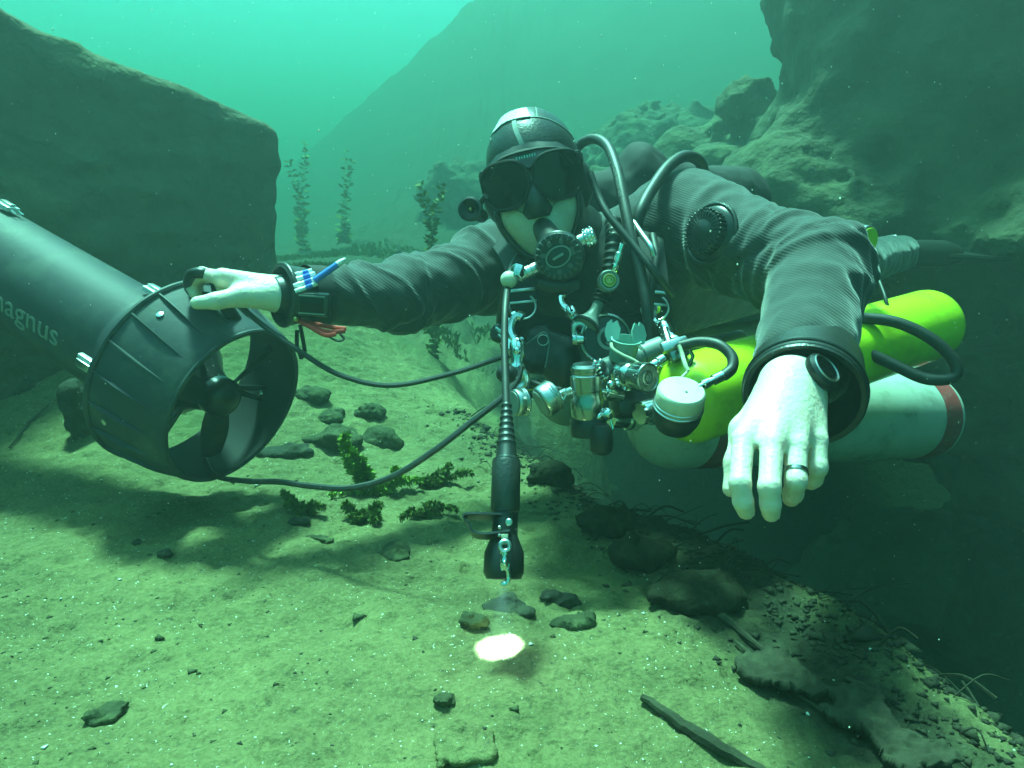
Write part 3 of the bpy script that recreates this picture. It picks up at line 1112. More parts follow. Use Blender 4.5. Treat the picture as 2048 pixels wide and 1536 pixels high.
# hood
hood_prims = [(p[0], p[1], p[2] + (0.0085 if p[0] == 'ell' else 0), p[3], p[4], p[5]) for p in head[:8]]
hood_prims += [cone(tuple(H(0, -0.06, -0.03)), tuple(C(*NK)), 0.068, 0.074, 0.03), cone(tuple(C(*NK)), tuple(cw), 0.075, 0.10, 0.04)]
hood_prims += [hell(0, -0.036, 0.120, (0.0700, 0.096, 0.100), k=0.004, sub=True)]
Vh, Fh = sdf_mesh(hood_prims, 0.0035)
hood = link('hood', np_mesh('hood', Vh, Fh, cw), M['neoprene'], person)
hood_bvh = BVHTree.FromPolygons(Vh.tolist(), Fh.tolist())


def hit(bvh, px, py, lift=0.0, far=False):
    d = (C(px, py, 1.0) - CAM).normalized()
    p, n, i, t = bvh.ray_cast(CAM, d)
    if p is None:
        p, n, i, t = bvh.find_nearest(C(px, py, 1.2))
    return p + n * lift, n


def seam(pix, wd, th, name, m):
    hp = [hit(hood_bvh, *p, 0.0006) for p in spline(pix, 8)]
    return part(name, MB().ribbon([h[0] for h in hp], [h[1] for h in hp], wd, th), m, hood)


seam([(1028, 240), (1031, 258), (1040, 280), (1050, 303)], 0.0075, 0.0012, 'seam_tape', M['greypl'])
for pix in ([(974, 290), (990, 262), (1020, 243), (1060, 234), (1100, 240), (1135, 262), (1155, 290)],
            [(986, 258), (994, 240), (1000, 232)], [(1070, 212), (1073, 224), (1074, 234)]):
    seam(pix, 0.0016, 0.0014, 'seam', M['greypl'])

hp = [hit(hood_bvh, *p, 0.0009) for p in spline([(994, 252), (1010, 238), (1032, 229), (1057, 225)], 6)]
part('crown_glint', MB().ribbon([h[0] for h in hp], [h[1] for h in hp], 0.034, 0.0012), M['whitepl'], hood)  # bright sky reflection on the crown, laid on as a white strip

# drysuit with folds
suit_prims = [pc(SL, EL, 0.090, 0.070, 0.05), pc(EL, (1608, 722, 0.895), 0.070, 0.061, 0.02), pc(SR, ER, 0.086, 0.060, 0.05), pc(ER, (655, 592, 1.165), 0.060, 0.046, 0.03),
              cone(tuple(C(*SL)), tuple(C(1150, 560, 1.43)), 0.085, 0.10, 0.06), cone(tuple(C(*SR)), tuple(C(1150, 560, 1.43)), 0.08, 0.10, 0.06),
              cone(tuple(cw + side * 0.07), tuple(HIPS + side * 0.06), 0.115, 0.115, 0.05), cone(tuple(cw - side * 0.07), tuple(HIPS - side * 0.06), 0.115, 0.115, 0.05)]
for a, b, e in legs:
    suit_prims += [cone(tuple(a), tuple(b), 0.092, 0.072, 0.04), cone(tuple(b), tuple(e), 0.070, 0.055, 0.02)]
Vs, Fs = sdf_mesh(suit_prims, 0.0042)
Ns = vnormals(Vs, Fs)
arms = [([C(*SL), C(*EL), C(*WL)], 0.10), ([C(*SR), C(*ER), C(655, 592, 1.165)], 0.09)]
disp = np.zeros(len(Vs))
rf = random.Random(4)
for pts, rad in arms:
    s0 = 0.0
    tot = sum((b - a).length for a, b in zip(pts, pts[1:]))
    folds = []
    elb = (pts[1] - pts[0]).length
    for k in range(26):
        # most folds gather at the elbow and shoulder
        c0 = rf.choice([elb + rf.gauss(0, 0.05), elb + rf.gauss(0, 0.05), rf.uniform(0.02, tot - 0.02), rf.gauss(0.09, 0.05)])
        folds.append((c0, rf.uniform(0.006, 0.014), rf.uniform(0.003, 0.0085) * rf.choice([1, 1, -0.8]), rf.uniform(-0.07, 0.07), rf.uniform(0, 6.28), rf.uniform(0, 6.28), rf.uniform(0.25, 0.8)))
    best = np.full(len(Vs), 1e9)
    S_, A_ = np.zeros(len(Vs)), np.zeros(len(Vs))
    for a, b in zip(pts, pts[1:]):
        a_, ba = np.array(a), np.array(b - a)
        L = np.linalg.norm(ba)
        t = ((Vs - a_) @ ba) / (L * L)
        tc = np.clip(t, 0, 1)
        r = Vs - a_ - tc[:, None] * ba
        dd = np.linalg.norm(r, axis=1)
        u = np.array((b - a).orthogonal().normalized())
        v = np.cross(ba / L, u)
        m = dd < best
        best[m] = dd[m]
        S_[m] = (s0 + t * L)[m]
        A_[m] = np.arctan2(r @ v, r @ u)[m]
        s0 += L
    wgt = sstep(rad * 1.35, rad * 0.95, best) * sstep(-0.02, 0.05, S_)
    for c0, wd, am, sk, a0, a1, fr in folds:
        ring = np.exp(-((S_ - c0 - sk * np.cos(A_ - a0)) / wd) ** 2)
        disp += wgt * am * ring * (1 - fr + fr * np.cos(A_ - a1))
disp += 0.0035 * fbm(Vs * 16, 3) + 0.0015 * vnoise(Vs * 55)
Vs = Vs + Ns * disp[:, None]

mk = mat('ribbed drysuit fabric', (0.030, 0.034, 0.033), 0.8, var=0.3, vscale=14, spec=0.25, sheen=0.35, dirt=(0.10, 0.11, 0.09), dscale=9, damount=0.3)
t_ = mk.node_tree
t_.nodes['Principled BSDF'].inputs['Sheen Roughness'].default_value = 0.45
tc_ = t_.nodes.new('ShaderNodeTexCoord')
mp_ = t_.nodes.new('ShaderNodeMapping')
mp_.inputs['Rotation'].default_value = (0.5, 0.9, 0.3)
wv_ = t_.nodes.new('ShaderNodeTexWave')
wv_.inputs['Scale'].default_value = 74
wv_.inputs['Distortion'].default_value = 1.2
wv_.inputs['Detail'].default_value = 2
wv_.inputs['Detail Scale'].default_value = 0.6
t_.links.new(tc_.outputs['Object'], mp_.inputs[0])
t_.links.new(mp_.outputs[0], wv_.inputs[0])
bp_ = t_.nodes.new('ShaderNodeBump')
bp_.inputs['Strength'].default_value = 0.22
bp_.inputs['Distance'].default_value = 0.002
t_.links.new(wv_.outputs['Fac'], bp_.inputs['Height'])
t_.links.new(bp_.outputs[0], t_.nodes['Principled BSDF'].inputs['Normal'])
M['suit'] = mk
suit = link('drysuit', np_mesh('drysuit', Vs, Fs, cw), mk, person)
suit_bvh = BVHTree.FromPolygons(Vs.tolist(), Fs.tolist())

# left cuff: a flared neoprene bell over the wrist
ax = (C(1606, 800, 0.815) - C(*EL)).normalized()
ax = D(-0.40, -0.46, -0.79)
Mx = frame(C(1606, 792, 0.835), ax)
mb = MB().lathe(Mx, [(0.060, -0.085), (0.065, -0.080), (0.067, -0.045), (0.0685, -0.010), (0.0695, 0.0), (0.0675, 0.004), (0.062, 0.002), (0.060, -0.012), (0.054, -0.05), (0.040, -0.075)], 56, cap=False)
part('wrist_cuff', mb, M['neoprene'], suit)
cuff_rings = MB()
cuff_rings.torus(frame(C(1606, 792, 0.835) - ax * 0.012, ax), 0.069, 0.0024, 56, 8)
cuff_rings.torus(frame(C(1606, 792, 0.835) - ax * 0.001, ax), 0.0672, 0.003, 56, 8)
part('cuff_ring', cuff_rings, M['rubber'], suit)
part('wrist_seal', MB().lathe(frame(C(1594, 760, 0.835), C(1588, 770, 0.815) - C(1604, 735, 0.875)), [(0.050, -0.06), (0.040, -0.02), (0.0355, 0.0), (0.0335, 0.006), (0.030, 0.002)], 32, cap=False), M['rubber'], suit)
# right cuff with its hard ring
axr = (C(560, 590, 1.11) - C(640, 592, 1.155)).normalized()
Mr = frame(C(566, 590, 1.118), axr)
part('wrist_cuff', MB().lathe(Mr, [(0.046, -0.105), (0.047, -0.08), (0.044, -0.045), (0.046, -0.02), (0.049, -0.004), (0.049, 0.003), (0.045, 0.006), (0.040, -0.006), (0.036, -0.04)], 40, cap=False), M['rubber'], suit)
part('cuff_ring', MB().torus(Mr, 0.0475, 0.0045, 48, 10), M['neoprene'], suit)
part('wrist_seal', MB().lathe(frame(C(553, 590, 1.112), axr), [(0.040, -0.045), (0.034, -0.02), (0.029, 0.0), (0.0275, 0.004), (0.024, -0.004)], 32, cap=False), M['rubber'], suit)

# exhaust valve on the left upper arm
vp, vn = hit(suit_bvh, 1424, 468)
vn = (vn + D(0, 0, -1) * 0.6 + D(-0.35, 0, 0)).normalized()
Mv = frame(vp + vn * 0.004, vn)
va = part('exhaust_valve', MB().lathe(Mv, [(0.045, -0.012), (0.045, 0.0), (0.041, 0.004), (0.034, 0.006), (0.034, 0.018), (0.032, 0.021), (0.02, 0.022), (0.012, 0.026), (0, 0.027)], 44), M['plastic'], suit)
tm = MB()
for k in range(30):
    a = 2 * math.pi * k / 30
    tm.box(Mv @ Matrix.Translation((0.0345 * math.cos(a), 0.0345 * math.sin(a), 0.013)) @ Matrix.Rotation(a, 4, 'Z'), 0.005, 0.0032, 0.016, 0.0008, 1)
    tm.box(Mv @ Matrix.Translation((0.024 * math.cos(a), 0.024 * math.sin(a), 0.0222)) @ Matrix.Rotation(a, 4, 'Z'), 0.012, 0.0016, 0.002)
part('grip_teeth', tm, M['plastic'], va)
part('valve_collar', MB().torus(frame(vp + vn * 0.002, vn), 0.048, 0.0035, 44, 8), M['neoprene'], suit)

# fins on the trailing feet
for k, (a, b, e) in enumerate(legs):
    fd = D(0.93, 0.05 + 0.06 * k, 0.35)
    up = D(0.1, 0.95, -0.3)
    sd = fd.cross(up).normalized()
    lab = ('black rubber fin on the near trailing foot', 'black rubber fin on the far trailing foot')[k]
    f0 = e + fd * 0.02
    t = thing('swim_fin', f0, lab, 'fin', 'fins of the diver')
    n_ = fd.cross(sd).normalized()
    Mf = frame(f0, fd, sd)
    part('foot_pocket', MB().lathe(Mf @ Matrix.Diagonal((1.0, 0.72, 1, 1)), [(0, -0.07), (0.04, -0.06), (0.056, 0.0), (0.060, 0.08), (0.062, 0.16), (0.05, 0.2), (0, 0.21)], 24), M['rubber'], t)
    ol = [(-0.055, 0.15), (-0.10, 0.30), (-0.115, 0.55), (-0.09, 0.60), (0, 0.585), (0.09, 0.60), (0.115, 0.55), (0.10, 0.30), (0.055, 0.15)]
    Mb = Matrix((sd, fd, sd.cross(fd))).transposed().to_4x4()
    Mb.translation = f0
    part('blade', MB().prism(Mb, ol, 0.004, -0.004), M['rubber'], t, sharp=30)
    for s in (-1, 1):
        part('rail', MB().tube([f0 + fd * q + sd * s * w_ for q, w_ in ((0.12, 0.052), (0.30, 0.098), (0.56, 0.113))], [0.012, 0.010, 0.005], 8), M['rubber'], t)
    part('heel_strap', MB().torus(frame(f0 - fd * 0.035, (fd + up * 0.5)), 0.058, 0.004, 30, 6), M['steel'], t)

# ------------------------------------------------------------------ dive mask
tm_o = H(0, 0.01, 0.105)
mask = thing('dive_mask', tm_o, 'black twin lens diving mask on the diver\'s face', 'diving mask')
fm, sk = MB(), MB()


def mask_pt(x, y, lift=0.0):
    """point on the curved mask front"""
    return H(x, y + 0.000, 0.114 - 5.2 * x * x * 0.8 - 0.10 * max(0, -y - 0.01) + lift)


lens_ol = {}
for s in (-1, 1):
    ol = []
    for k in range(40):
        a = 2 * math.pi * k / 40
        x, y = math.cos(a), math.sin(a)
        rx = 0.0395 * (1 + 0.06 * y * (1 if x > 0 else -1))
        ry = 0.0345 if y > 0 else 0.0400
        # teardrop: outer lower corner hangs down, inner lower corner is cut away for the nose
        px_, py_ = rx * abs(x) ** 0.75 * (1 if x > 0 else -1), ry * abs(y) ** 0.75 * (1 if y > 0 else -1)
        if y < 0 and x < 0:
            px_ *= 1 - 0.28 * (-y)
        if y < 0 and x > 0:
            px_ *= 1 + 0.04 * (-y)
        ol.append((s * (px_ + 0.0435), py_ + 0.004 + s * 0.0))
    lens_ol[s] = ol
    pts = [mask_pt(*p) for p in ol]
    part('rim', MB().tube(pts, 0.0028, 8, closed=True), M['matteblack'], mask)
    cen = (sum(p[0] for p in ol) / 40, sum(p[1] for p in ol) / 40)
    lm = MB().add([mask_pt(*cen, -0.001)] + [mask_pt(*p, -0.001) for p in ol], [(0, 1 + k, 1 + (k + 1) % 40) if s > 0 else (0, 1 + (k + 1) % 40, 1 + k) for k in range(40)])
    part('lens', lm, M['glass'], mask)
# skirt: a rubber shroud from the rims back onto the face
v, f = [], []
rows = 7
out = []
for k in range(56):
    a = 2 * math.pi * k / 56
    x, y = math.cos(a), math.sin(a)
    ox = 0.0800 * abs(x) ** 0.75 * (1 if x > 0 else -1)
    oy = (0.042 if y > 0 else 0.040) * abs(y) ** 0.8 * (1 if y > 0 else -1) + 0.006
    if y < 0:
        oy += -0.024 * math.exp(-(ox / 0.03) ** 2)      # nose pocket hangs lower
    out.append((ox, oy))
for r_ in range(rows):
    t = r_ / (rows - 1)
    for x, y in out:
        p0 = mask_pt(x, y, -0.003)
        p1 = H(x * (0.97 - 0.10 * abs(y) / 0.04), (y + 0.010) * 1.04 + (0.003 if y > 0 else -0.006), 0.060 - 4.0 * x * x)
        v.append(p0.lerp(p1, t) + hf * (0.006 * math.sin(t * math.pi)))
for r_ in range(rows - 1):
    for k in range(56):
        k2 = (k + 1) % 56
        f.append((r_ * 56 + k, r_ * 56 + k2, (r_ + 1) * 56 + k2, (r_ + 1) * 56 + k))
part('skirt', MB().add(v, f), M['matteblack'], mask)
# brow and bridge web between the lenses
v, f = [], []
cols = [(-0.072, 0.026), (-0.05, 0.041), (-0.02, 0.047), (0, 0.048), (0.02, 0.047), (0.05, 0.041), (0.072, 0.026)]
low = [(-0.070, 0.012), (-0.05, 0.038), (-0.022, 0.036), (0, 0.020), (0.022, 0.036), (0.05, 0.038), (0.070, 0.012)]
for a_, b_ in zip(cols, low):
    v += [H(a_[0], a_[1] + 0.012, 0.099 - 5.0 * a_[0] ** 2), mask_pt(*b_, 0.001)]
for k in range(6):
    f.append((2 * k, 2 * k + 1, 2 * k + 3, 2 * k + 2))
part('brow', MB().add(v, f), M['rubber'], mask)
# nose pocket
noz = [(0.004, 0.004, 0.004), (0.008, -0.010, 0.014), (0.0125, -0.028, 0.022), (0.0165, -0.044, 0.022), (0.018, -0.056, 0.004)]
nm = MB()
v = []
for hw, y, z in noz:
    for x, q in ((-1.5, -0.022), (-1.0, -0.006), (-0.45, 0.0), (0.45, 0.0), (1.0, -0.006), (1.5, -0.022)):
        v.append(H(hw * x, y - 0.002, 0.102 + z + q * (0.5 + hw * 40)))
f = [(r_ * 6 + k, r_ * 6 + k + 1, r_ * 6 + 7 + k, r_ * 6 + 6 + k) for r_ in range(4) for k in range(5)]
f.append((24, 25, 26, 27, 28, 29))
part('nose_pocket', nm.add(v, f), M['rubber'], mask, sharp=60)
for s in (-1, 1):
    bp = H(0.079 * s, 0.022, 0.080)
    bk = part('buckle', MB().box(frame(bp, hr * s + hf * 0.5, hu), 0.024, 0.013, 0.010, 0.003), M['plastic'], mask)
    part('strap_clip', MB().box(frame(bp + hr * s * 0.004 - hf * 0.006, hr * s + hf * 0.5, hu), 0.016, 0.008, 0.008, 0.002), M['darksteel'], bk)
sp = [H(0.082 * math.cos(a), 0.022 + 0.02 * math.sin(a), 0.07 - 0.165 * math.sin(a)) for a in [math.pi * k / 24 for k in range(25)]]
part('strap', MB().ribbon(sp, hu, 0.004, 0.016), M['rubber'], mask)
rg_ = MB()
for k in range(8):
    q0 = mask_pt(-0.016 + 0.0042 * k, 0.0405, 0.0035)
    rg_.tube([q0, q0 - hu * 0.005 + hf * 0.001], 0.0011, 6)
part('bridge_ridge', rg_, M['chrome'], mask)

# backup light at the mask strap
bl = C(945, 421, 1.12)
t = thing('mask_light', bl, 'small round black lamp clipped to the mask strap beside the lens', 'backup lamp')
ax = D(-0.25, -0.05, -0.95)
part('housing', MB().lathe(frame(bl, ax), [(0, -0.05), (0.011, -0.05), (0.012, -0.02), (0.015, -0.004), (0.019, 0.006), (0.0195, 0.014), (0.016, 0.016)], 28, cap=False), M['plastic'], t)
part('lens', MB().lathe(frame(bl, ax), [(0.0165, 0.014), (0.010, 0.012), (0.004, 0.008), (0, 0.006)], 24, cap=False), M['glass'], t)
part('bulb', MB().ball(frame(bl + ax * 0.011, ax), 0.0028), M['brass'], t)
part('clip', MB().tube([bl + D(0.3, 0.2, 0) * 0.014, C(960, 405, 1.11), C(972, 392, 1.10)], 0.005, 8), M['plastic'], t)


# ------------------------------------------------------------------ hoses and cords
def hose(pix, r, m, lab, n=8, name='hose', cat='hose', grp='hoses of the diver', seg=10):
    pts = path(pix, n)
    return solo(name, MB().tube(pts, r, seg), m, pts[0], lab, cat, grp), pts


h1, h1p = hose([(1150, 300, 1.33), (1167, 284, 1.32), (1192, 278, 1.29), (1216, 294, 1.25), (1234, 340, 1.20), (1247, 400, 1.16), (1262, 470, 1.13), (1284, 560, 1.11), (1297, 640, 1.10), (1302, 735, 1.12)],
               0.0092, M['hose'], 'black hose with pale print rising beside the hood', 10)
tv, tf = text_mesh('LOW PRESSURE', 0.0085, 0.0003)
xs_ = [p.x for p in tv]
ln = [0]
for a, b in zip(h1p, h1p[1:]):
    ln.append(ln[-1] + (b - a).length)


def along(pts, ln, s):
    i = max(0, min(len(pts) - 2, next((k for k in range(len(ln) - 1) if ln[k + 1] >= s), len(pts) - 2)))
    t = (s - ln[i]) / max(ln[i + 1] - ln[i], 1e-9)
    return pts[i].lerp(pts[i + 1], t), (pts[i + 1] - pts[i]).normalized()


lv = []
for p in tv:
    q, tg = along(h1p, ln, 0.185 + (p.x - min(xs_)) * 1.25)
    out_ = (CAM - q).normalized() - RT * 0.25
    out_ = (out_ - tg * out_.dot(tg)).normalized()
    sd = tg.cross(out_)
    ang_ = p.y / 0.0092
    lv.append(q + (out_ * math.cos(ang_) - sd * -math.sin(ang_)) * 0.0095 + out_ * p.z)
part('lettering', MB().add(lv, tf), M['greyprint'], h1)

hose([(1268, 470, 1.17), (1282, 420, 1.17), (1304, 378, 1.20), (1336, 334, 1.24), (1368, 313, 1.28), (1396, 320, 1.32), (1408, 350, 1.35), (1404, 400, 1.38)], 0.0105, M['hose'], 'thick black hose arching over the shoulder')
hose([(1180, 345, 1.17), (1196, 390, 1.16), (1218, 432, 1.14), (1262, 485, 1.12), (1310, 545, 1.10), (1345, 592, 1.12)], 0.0062, M['hose'], 'thin black hose slanting down from the mask buckle')
hose([(1360, 692, 1.02), (1400, 684, 1.01), (1438, 690, 0.99), (1463, 712, 0.975), (1464, 736, 0.965), (1447, 752, 0.96)], 0.0078, M['hose'], 'short black gauge hose curling over the yellow tank')
hose([(1570, 655, 1.27), (1670, 640, 1.20), (1735, 637, 1.19), (1800, 647, 1.17), (1866, 680, 1.15), (1908, 724, 1.14), (1905, 755, 1.14), (1850, 757, 1.15), (1780, 726, 1.17), (1700, 690, 1.19), (1650, 672, 1.21), (1570, 668, 1.27)], 0.0098, M['hose'], 'stiff black hose looping out behind the cuff over the yellow tank')
hose([(1758, 560, 1.30), (1772, 600, 1.26), (1782, 650, 1.255), (1778, 690, 1.265), (1765, 720, 1.29)], 0.0032, M['hose'], 'thin black bungee loop around the yellow tank', name='bungee', cat='bungee')
hose([(1305, 470, 1.16), (1312, 520, 1.13), (1300, 600, 1.12), (1306, 680, 1.12)], 0.0065, M['hose'], 'thin hose hanging beside the printed hose')
hose([(1268, 445, 1.15), (1285, 470, 1.12), (1302, 494, 1.10), (1308, 512, 1.10)], 0.0048, M['steel'], 'bright steel sheathed hose end at the shoulder strap', name='metal_hose_end', cat='hose end')
hose([(1345, 715, 1.09), (1410, 690, 1.2), (1480, 672, 1.35)], 0.012, M['hose'], 'black hose running back from the silver block')
hose([(1022, 745, 1.14), (1080, 772, 1.1), (1125, 782, 1.07)], 0.006, M['hose'], 'short black hose behind the silver gauge')

# tow cord between harness and scooter
cordp = path([(438, 565, 1.20), (470, 600, 1.13), (520, 646, 1.10), (600, 703, 1.09), (680, 750, 1.10), (780, 771, 1.11), (900, 748, 1.12), (1000, 716, 1.12), (1030, 712, 1.12)], 10)
solo('tow_cord', MB().tube(cordp, 0.0042, 8), M['hose'], cordp[0], 'upper black tow cord sagging from the scooter ring to the harness', 'cord', 'cords of the scooter')
cordp = path([(405, 905, 1.33), (430, 950, 1.27), (490, 962, 1.17), (560, 964, 1.09), (620, 972, 1.06), (700, 976, 1.03), (785, 953, 1.02), (870, 900, 1.02), (945, 842, 1.03), (1005, 795, 1.04), (1034, 762, 1.05), (1042, 735, 1.07)], 10)
solo('control_cord', MB().tube(cordp, 0.0048, 8), M['hose'], cordp[0], 'lower black cord rising from the sand to the clip on the harness', 'cord', 'cords of the scooter')

# ------------------------------------------------------------------ harness
hs = thing('harness', C(1180, 560, 1.3), 'black webbing harness across the diver\'s chest', 'harness')
for pix in ([(985, 455, 1.40), (1020, 500, 1.27), (1045, 560, 1.18), (1050, 640, 1.17), (1062, 740, 1.20)], [(1300, 400, 1.33), (1300, 480, 1.22), (1308, 560, 1.17), (1318, 640, 1.17), (1330, 720, 1.2)],
            [(1020, 640, 1.22), (1120, 662, 1.20), (1230, 660, 1.20), (1340, 640, 1.22)]):
    pts = path(pix, 6)
    part('strap', MB().ribbon(pts, [(CAM - p).normalized() for p in pts], 0.046, 0.004), M['webbing'], hs)
for (px, py), sgn in (((1045, 592), 1), ((1308, 596), -1)):
    d = 1.145
    o_ = C(px, py, d)
    Mf = frame(o_, D(0.0, 0.1, -1), D(1, 0.1 * sgn, 0))
    sl = part('slide', MB().box(Mf @ Matrix.Translation((0, 0.010, 0)), 0.044, 0.005, 0.003, 0.001).box(Mf @ Matrix.Translation((0, -0.010, 0)), 0.044, 0.004, 0.003, 0.001), M['steel'], hs)
    dm = MB().torus(frame(o_ - UP * 0.017 - FW * 0.006, D(0.1 * sgn, 0.2, -0.95), D(1, 0, 0)), 0.0215, 0.0019, 30, 8, math.pi * 0.98, math.pi * 2.3)
    part('d_ring', dm, M['steel'], hs)
# padded bladder behind the shoulders
V, F = sdf_mesh([ell(tuple(C(1278, 350, 1.52)), (0.050, 0.085, 0.07), k=0.03), ell(tuple(C(1200, 400, 1.5)), (0.07, 0.045, 0.06), k=0.03), ell(tuple(C(1375, 390, 1.55)), (0.07, 0.05, 0.06), k=0.03),
                 cone(tuple(C(1280, 420, 1.55)), tuple(C(1300, 420, 1.55) + bdir * 0.35), 0.10, 0.09, 0.05)], 0.006, lambda p, d: d + 0.006 * fbm(p * 14, 3))
link('wing_bladder', np_mesh('wing_bladder', V, F, hs.location), M['webbing'], hs)


def bolt_snap(top, bot, sc, lab, away=None):
    """swivel bolt snap lying from top (hook end) to bottom (eye end)"""
    a, b = C(*top), C(*bot)
    ax = (b - a).normalized()
    L = (b - a).length
    t = thing('bolt_snap', a, lab, 'bolt snap', 'steel bolt snaps')
    nz = (CAM - a).normalized()
    if away:
        nz = (nz + D(*away)).normalized()
    Mf = frame(a, nz, ax.cross(nz))
    Mz = frame(a, ax, nz)
    r = L * 0.11 * sc
    hk = []
    for k in range(15):
        q = -0.6 + 4.4 * k / 14
        hk.append(a + ax * (L * 0.20 - L * 0.18 * math.cos(q)) + ax.cross(nz) * (L * 0.115 * math.sin(q)))
    part('hook', MB().tube(hk, [r * 0.6] * 12 + [r * 0.5, r * 0.45, r * 0.4], 8), M['chrome'], t)
    part('barrel', MB().lathe(Mz, [(0, L * 0.36), (r * 0.8, L * 0.37), (r * 1.0, L * 0.42), (r * 1.0, L * 0.58), (r * 0.75, L * 0.62), (r * 0.75, L * 0.70), (r * 1.15, L * 0.72), (r * 1.15, L * 0.77), (0, L * 0.78)], 16), M['chrome'], t)
    part('thumb_slide', MB().tube([a + ax * L * 0.34 + ax.cross(nz) * L * 0.1, a + ax * L * 0.50 + ax.cross(nz) * L * 0.1], r * 0.4, 8).ball(Matrix.Translation(a + ax * L * 0.5 + nz * r * 1.3), r * 0.5, n=10, m=8), M['chrome'], t)
    part('swivel_eye', MB().torus(frame(a + ax * L * 0.89, nz, ax.cross(nz)), L * 0.115, r * 0.5, 22, 8), M['steel'], t)
    return t


bolt_snap((1036, 628, 1.12), (1034, 775, 1.08), 1.0, 'steel bolt snap hanging from the D ring beside the torch cable')
bolt_snap((1126, 588, 1.14), (1164, 668, 1.10), 1.0, 'steel bolt snap slanting beside the logo regulator')
bolt_snap((1310, 618, 1.11), (1352, 700, 1.05), 1.0, 'steel bolt snap hooked above the silver block')

# ------------------------------------------------------------------ primary regulator in the mouth
rc = C(1118, 513, 1.045)
ra = D(-0.16, -0.20, -0.96)
rx = D(0.86, 0.50, 0)
Mr_ = frame(rc, ra, rx) @ Matrix.Scale(0.93, 4)
reg = thing('regulator', rc, 'black breathing regulator with slotted round cover in the diver\'s mouth', 'regulator', 'breathing regulators')
part('case', MB().lathe(Mr_, [(0.012, -0.055), (0.03, -0.045), (0.038, -0.03), (0.0405, -0.012), (0.0405, 0.0), (0.037, 0.004)], 44, cap=False), M['plastic'], reg)
part('mouthpiece', MB().tube([H(0, -0.070, 0.08), rc - ra * 0.02], [0.017, 0.024], 16), M['rubber'], reg)
cov = part('purge_cover', MB().lathe(Mr_, [(0.039, -0.004), (0.0395, 0.004), (0.036, 0.010), (0.030, 0.0115), (0.027, 0.010), (0.012, 0.013), (0, 0.0135)], 44, cap=False), M['plastic'], reg)
part('cover_ring', MB().torus(Mr_ @ Matrix.Translation((0, 0, 0.0125)), 0.0150, 0.0012, 36, 6, sx=1.35).box(Mr_ @ Matrix.Translation((0, 0, 0.0145)), 0.019, 0.004, 0.003, 0.001), M['greypl'], cov)
sl_ = MB()
for k in range(22):
    a = 2 * math.pi * k / 22
    sl_.box(Mr_ @ Matrix.Translation((0.0325 * math.cos(a), 0.0325 * math.sin(a), 0.0112)) @ Matrix.Rotation(a, 4, 'Z'), 0.009, 0.0022, 0.003, 0.0006, 1)
    if k % 3 == 0:
        sl_.box(Mr_ @ Matrix.Translation((0.0238 * math.cos(a), 0.0238 * math.sin(a), 0.0118)) @ Matrix.Rotation(a, 4, 'Z'), 0.008, 0.007, 0.002, 0.0006, 1)
part('cover_slot', sl_, M['slotgrey'], cov)
part('exhaust_tee', MB().tube([rc - UP * 0.036 - RT * 0.030 + FW * 0.02, rc - UP * 0.042 - RT * 0.012 + FW * 0.018, rc - UP * 0.042 + RT * 0.012 + FW * 0.018, rc - UP * 0.036 + RT * 0.030 + FW * 0.02], [0.009, 0.013, 0.013, 0.009], 14), M['rubber'], reg)
kn = part('adjusting_knob', MB().lathe(frame(C(1158, 482, 1.07), D(0.9, 0.36, -0.15)), [(0.009, 0), (0.009, 0.008), (0.0125, 0.009), (0.0125, 0.024), (0.009, 0.026), (0, 0.026)], 24), M['steel'], reg)
kb = MB()
Mk = frame(C(1158, 482, 1.07), D(0.9, 0.36, -0.15))
for k in range(14):
    for j in range(3):
        a = 2 * math.pi * (k + 0.5 * j) / 14
        kb.box(Mk @ Matrix.Translation((0.013 * math.cos(a), 0.013 * math.sin(a), 0.0115 + j * 0.005)) @ Matrix.Rotation(a, 4, 'Z'), 0.0022, 0.0042, 0.0038, 0.0006, 1)
part('knurling', kb, M['chrome'], kn)
part('elbow', MB().lathe(frame(C(1075, 535, 1.06), D(-0.87, -0.42, -0.1)), [(0.008, -0.004), (0.0095, 0.002), (0.0095, 0.010), (0.0085, 0.011), (0.0095, 0.012), (0.0095, 0.020), (0.0085, 0.021), (0.0095, 0.022), (0.0095, 0.03), (0.007, 0.032), (0, 0.04)], 20), M['steel'], reg)
part('swivel', MB().ball(Matrix.Translation(C(1018, 559, 1.05)), 0.0128), M['cream'], reg)
part('swivel_nut', MB().lathe(frame(C(1036, 541, 1.05), D(-0.3, -0.9, -0.3)), [(0.0105, -0.006), (0.0105, 0.006), (0.008, 0.011)], 6), M['chrome'], reg)
hose([(1016, 566, 1.055), (1008, 600, 1.10), (1000, 650, 1.18), (1010, 700, 1.25)], 0.007, M['hose'], 'black hose dropping from the ball swivel of the mouth regulator')

# wing inflator: ribbed hose ending in a grey elbow
infl = thing('inflator', C(1225, 470, 1.16), 'ribbed black inflator hose with a pale grey bell end', 'inflator')
ip = path([(1226, 440, 1.20), (1228, 480, 1.15), (1222, 530, 1.13), (1210, 575, 1.12), (1198, 606, 1.115)], 14)
part('ribbed_hose', MB().tube(ip, [0.0125 + 0.0022 * (1 if (k // 2) % 2 else -1) * 0.9 for k in range(len(ip))], 16), M['hose'], infl)
gp = path([(1199, 600, 1.115), (1192, 618, 1.11), (1180, 640, 1.105), (1172, 652, 1.10)], 6)
part('bell', MB().tube(gp, [0.0085 + 0.0125 * sstep(0.35, 0.95, k / (len(gp) - 1)) for k in range(len(gp))], 20), M['greypl'], infl)
part('bell_ring', MB().torus(frame(gp[-1], gp[-1] - gp[-3]), 0.0205, 0.003, 28, 8), M['rubber'], infl)

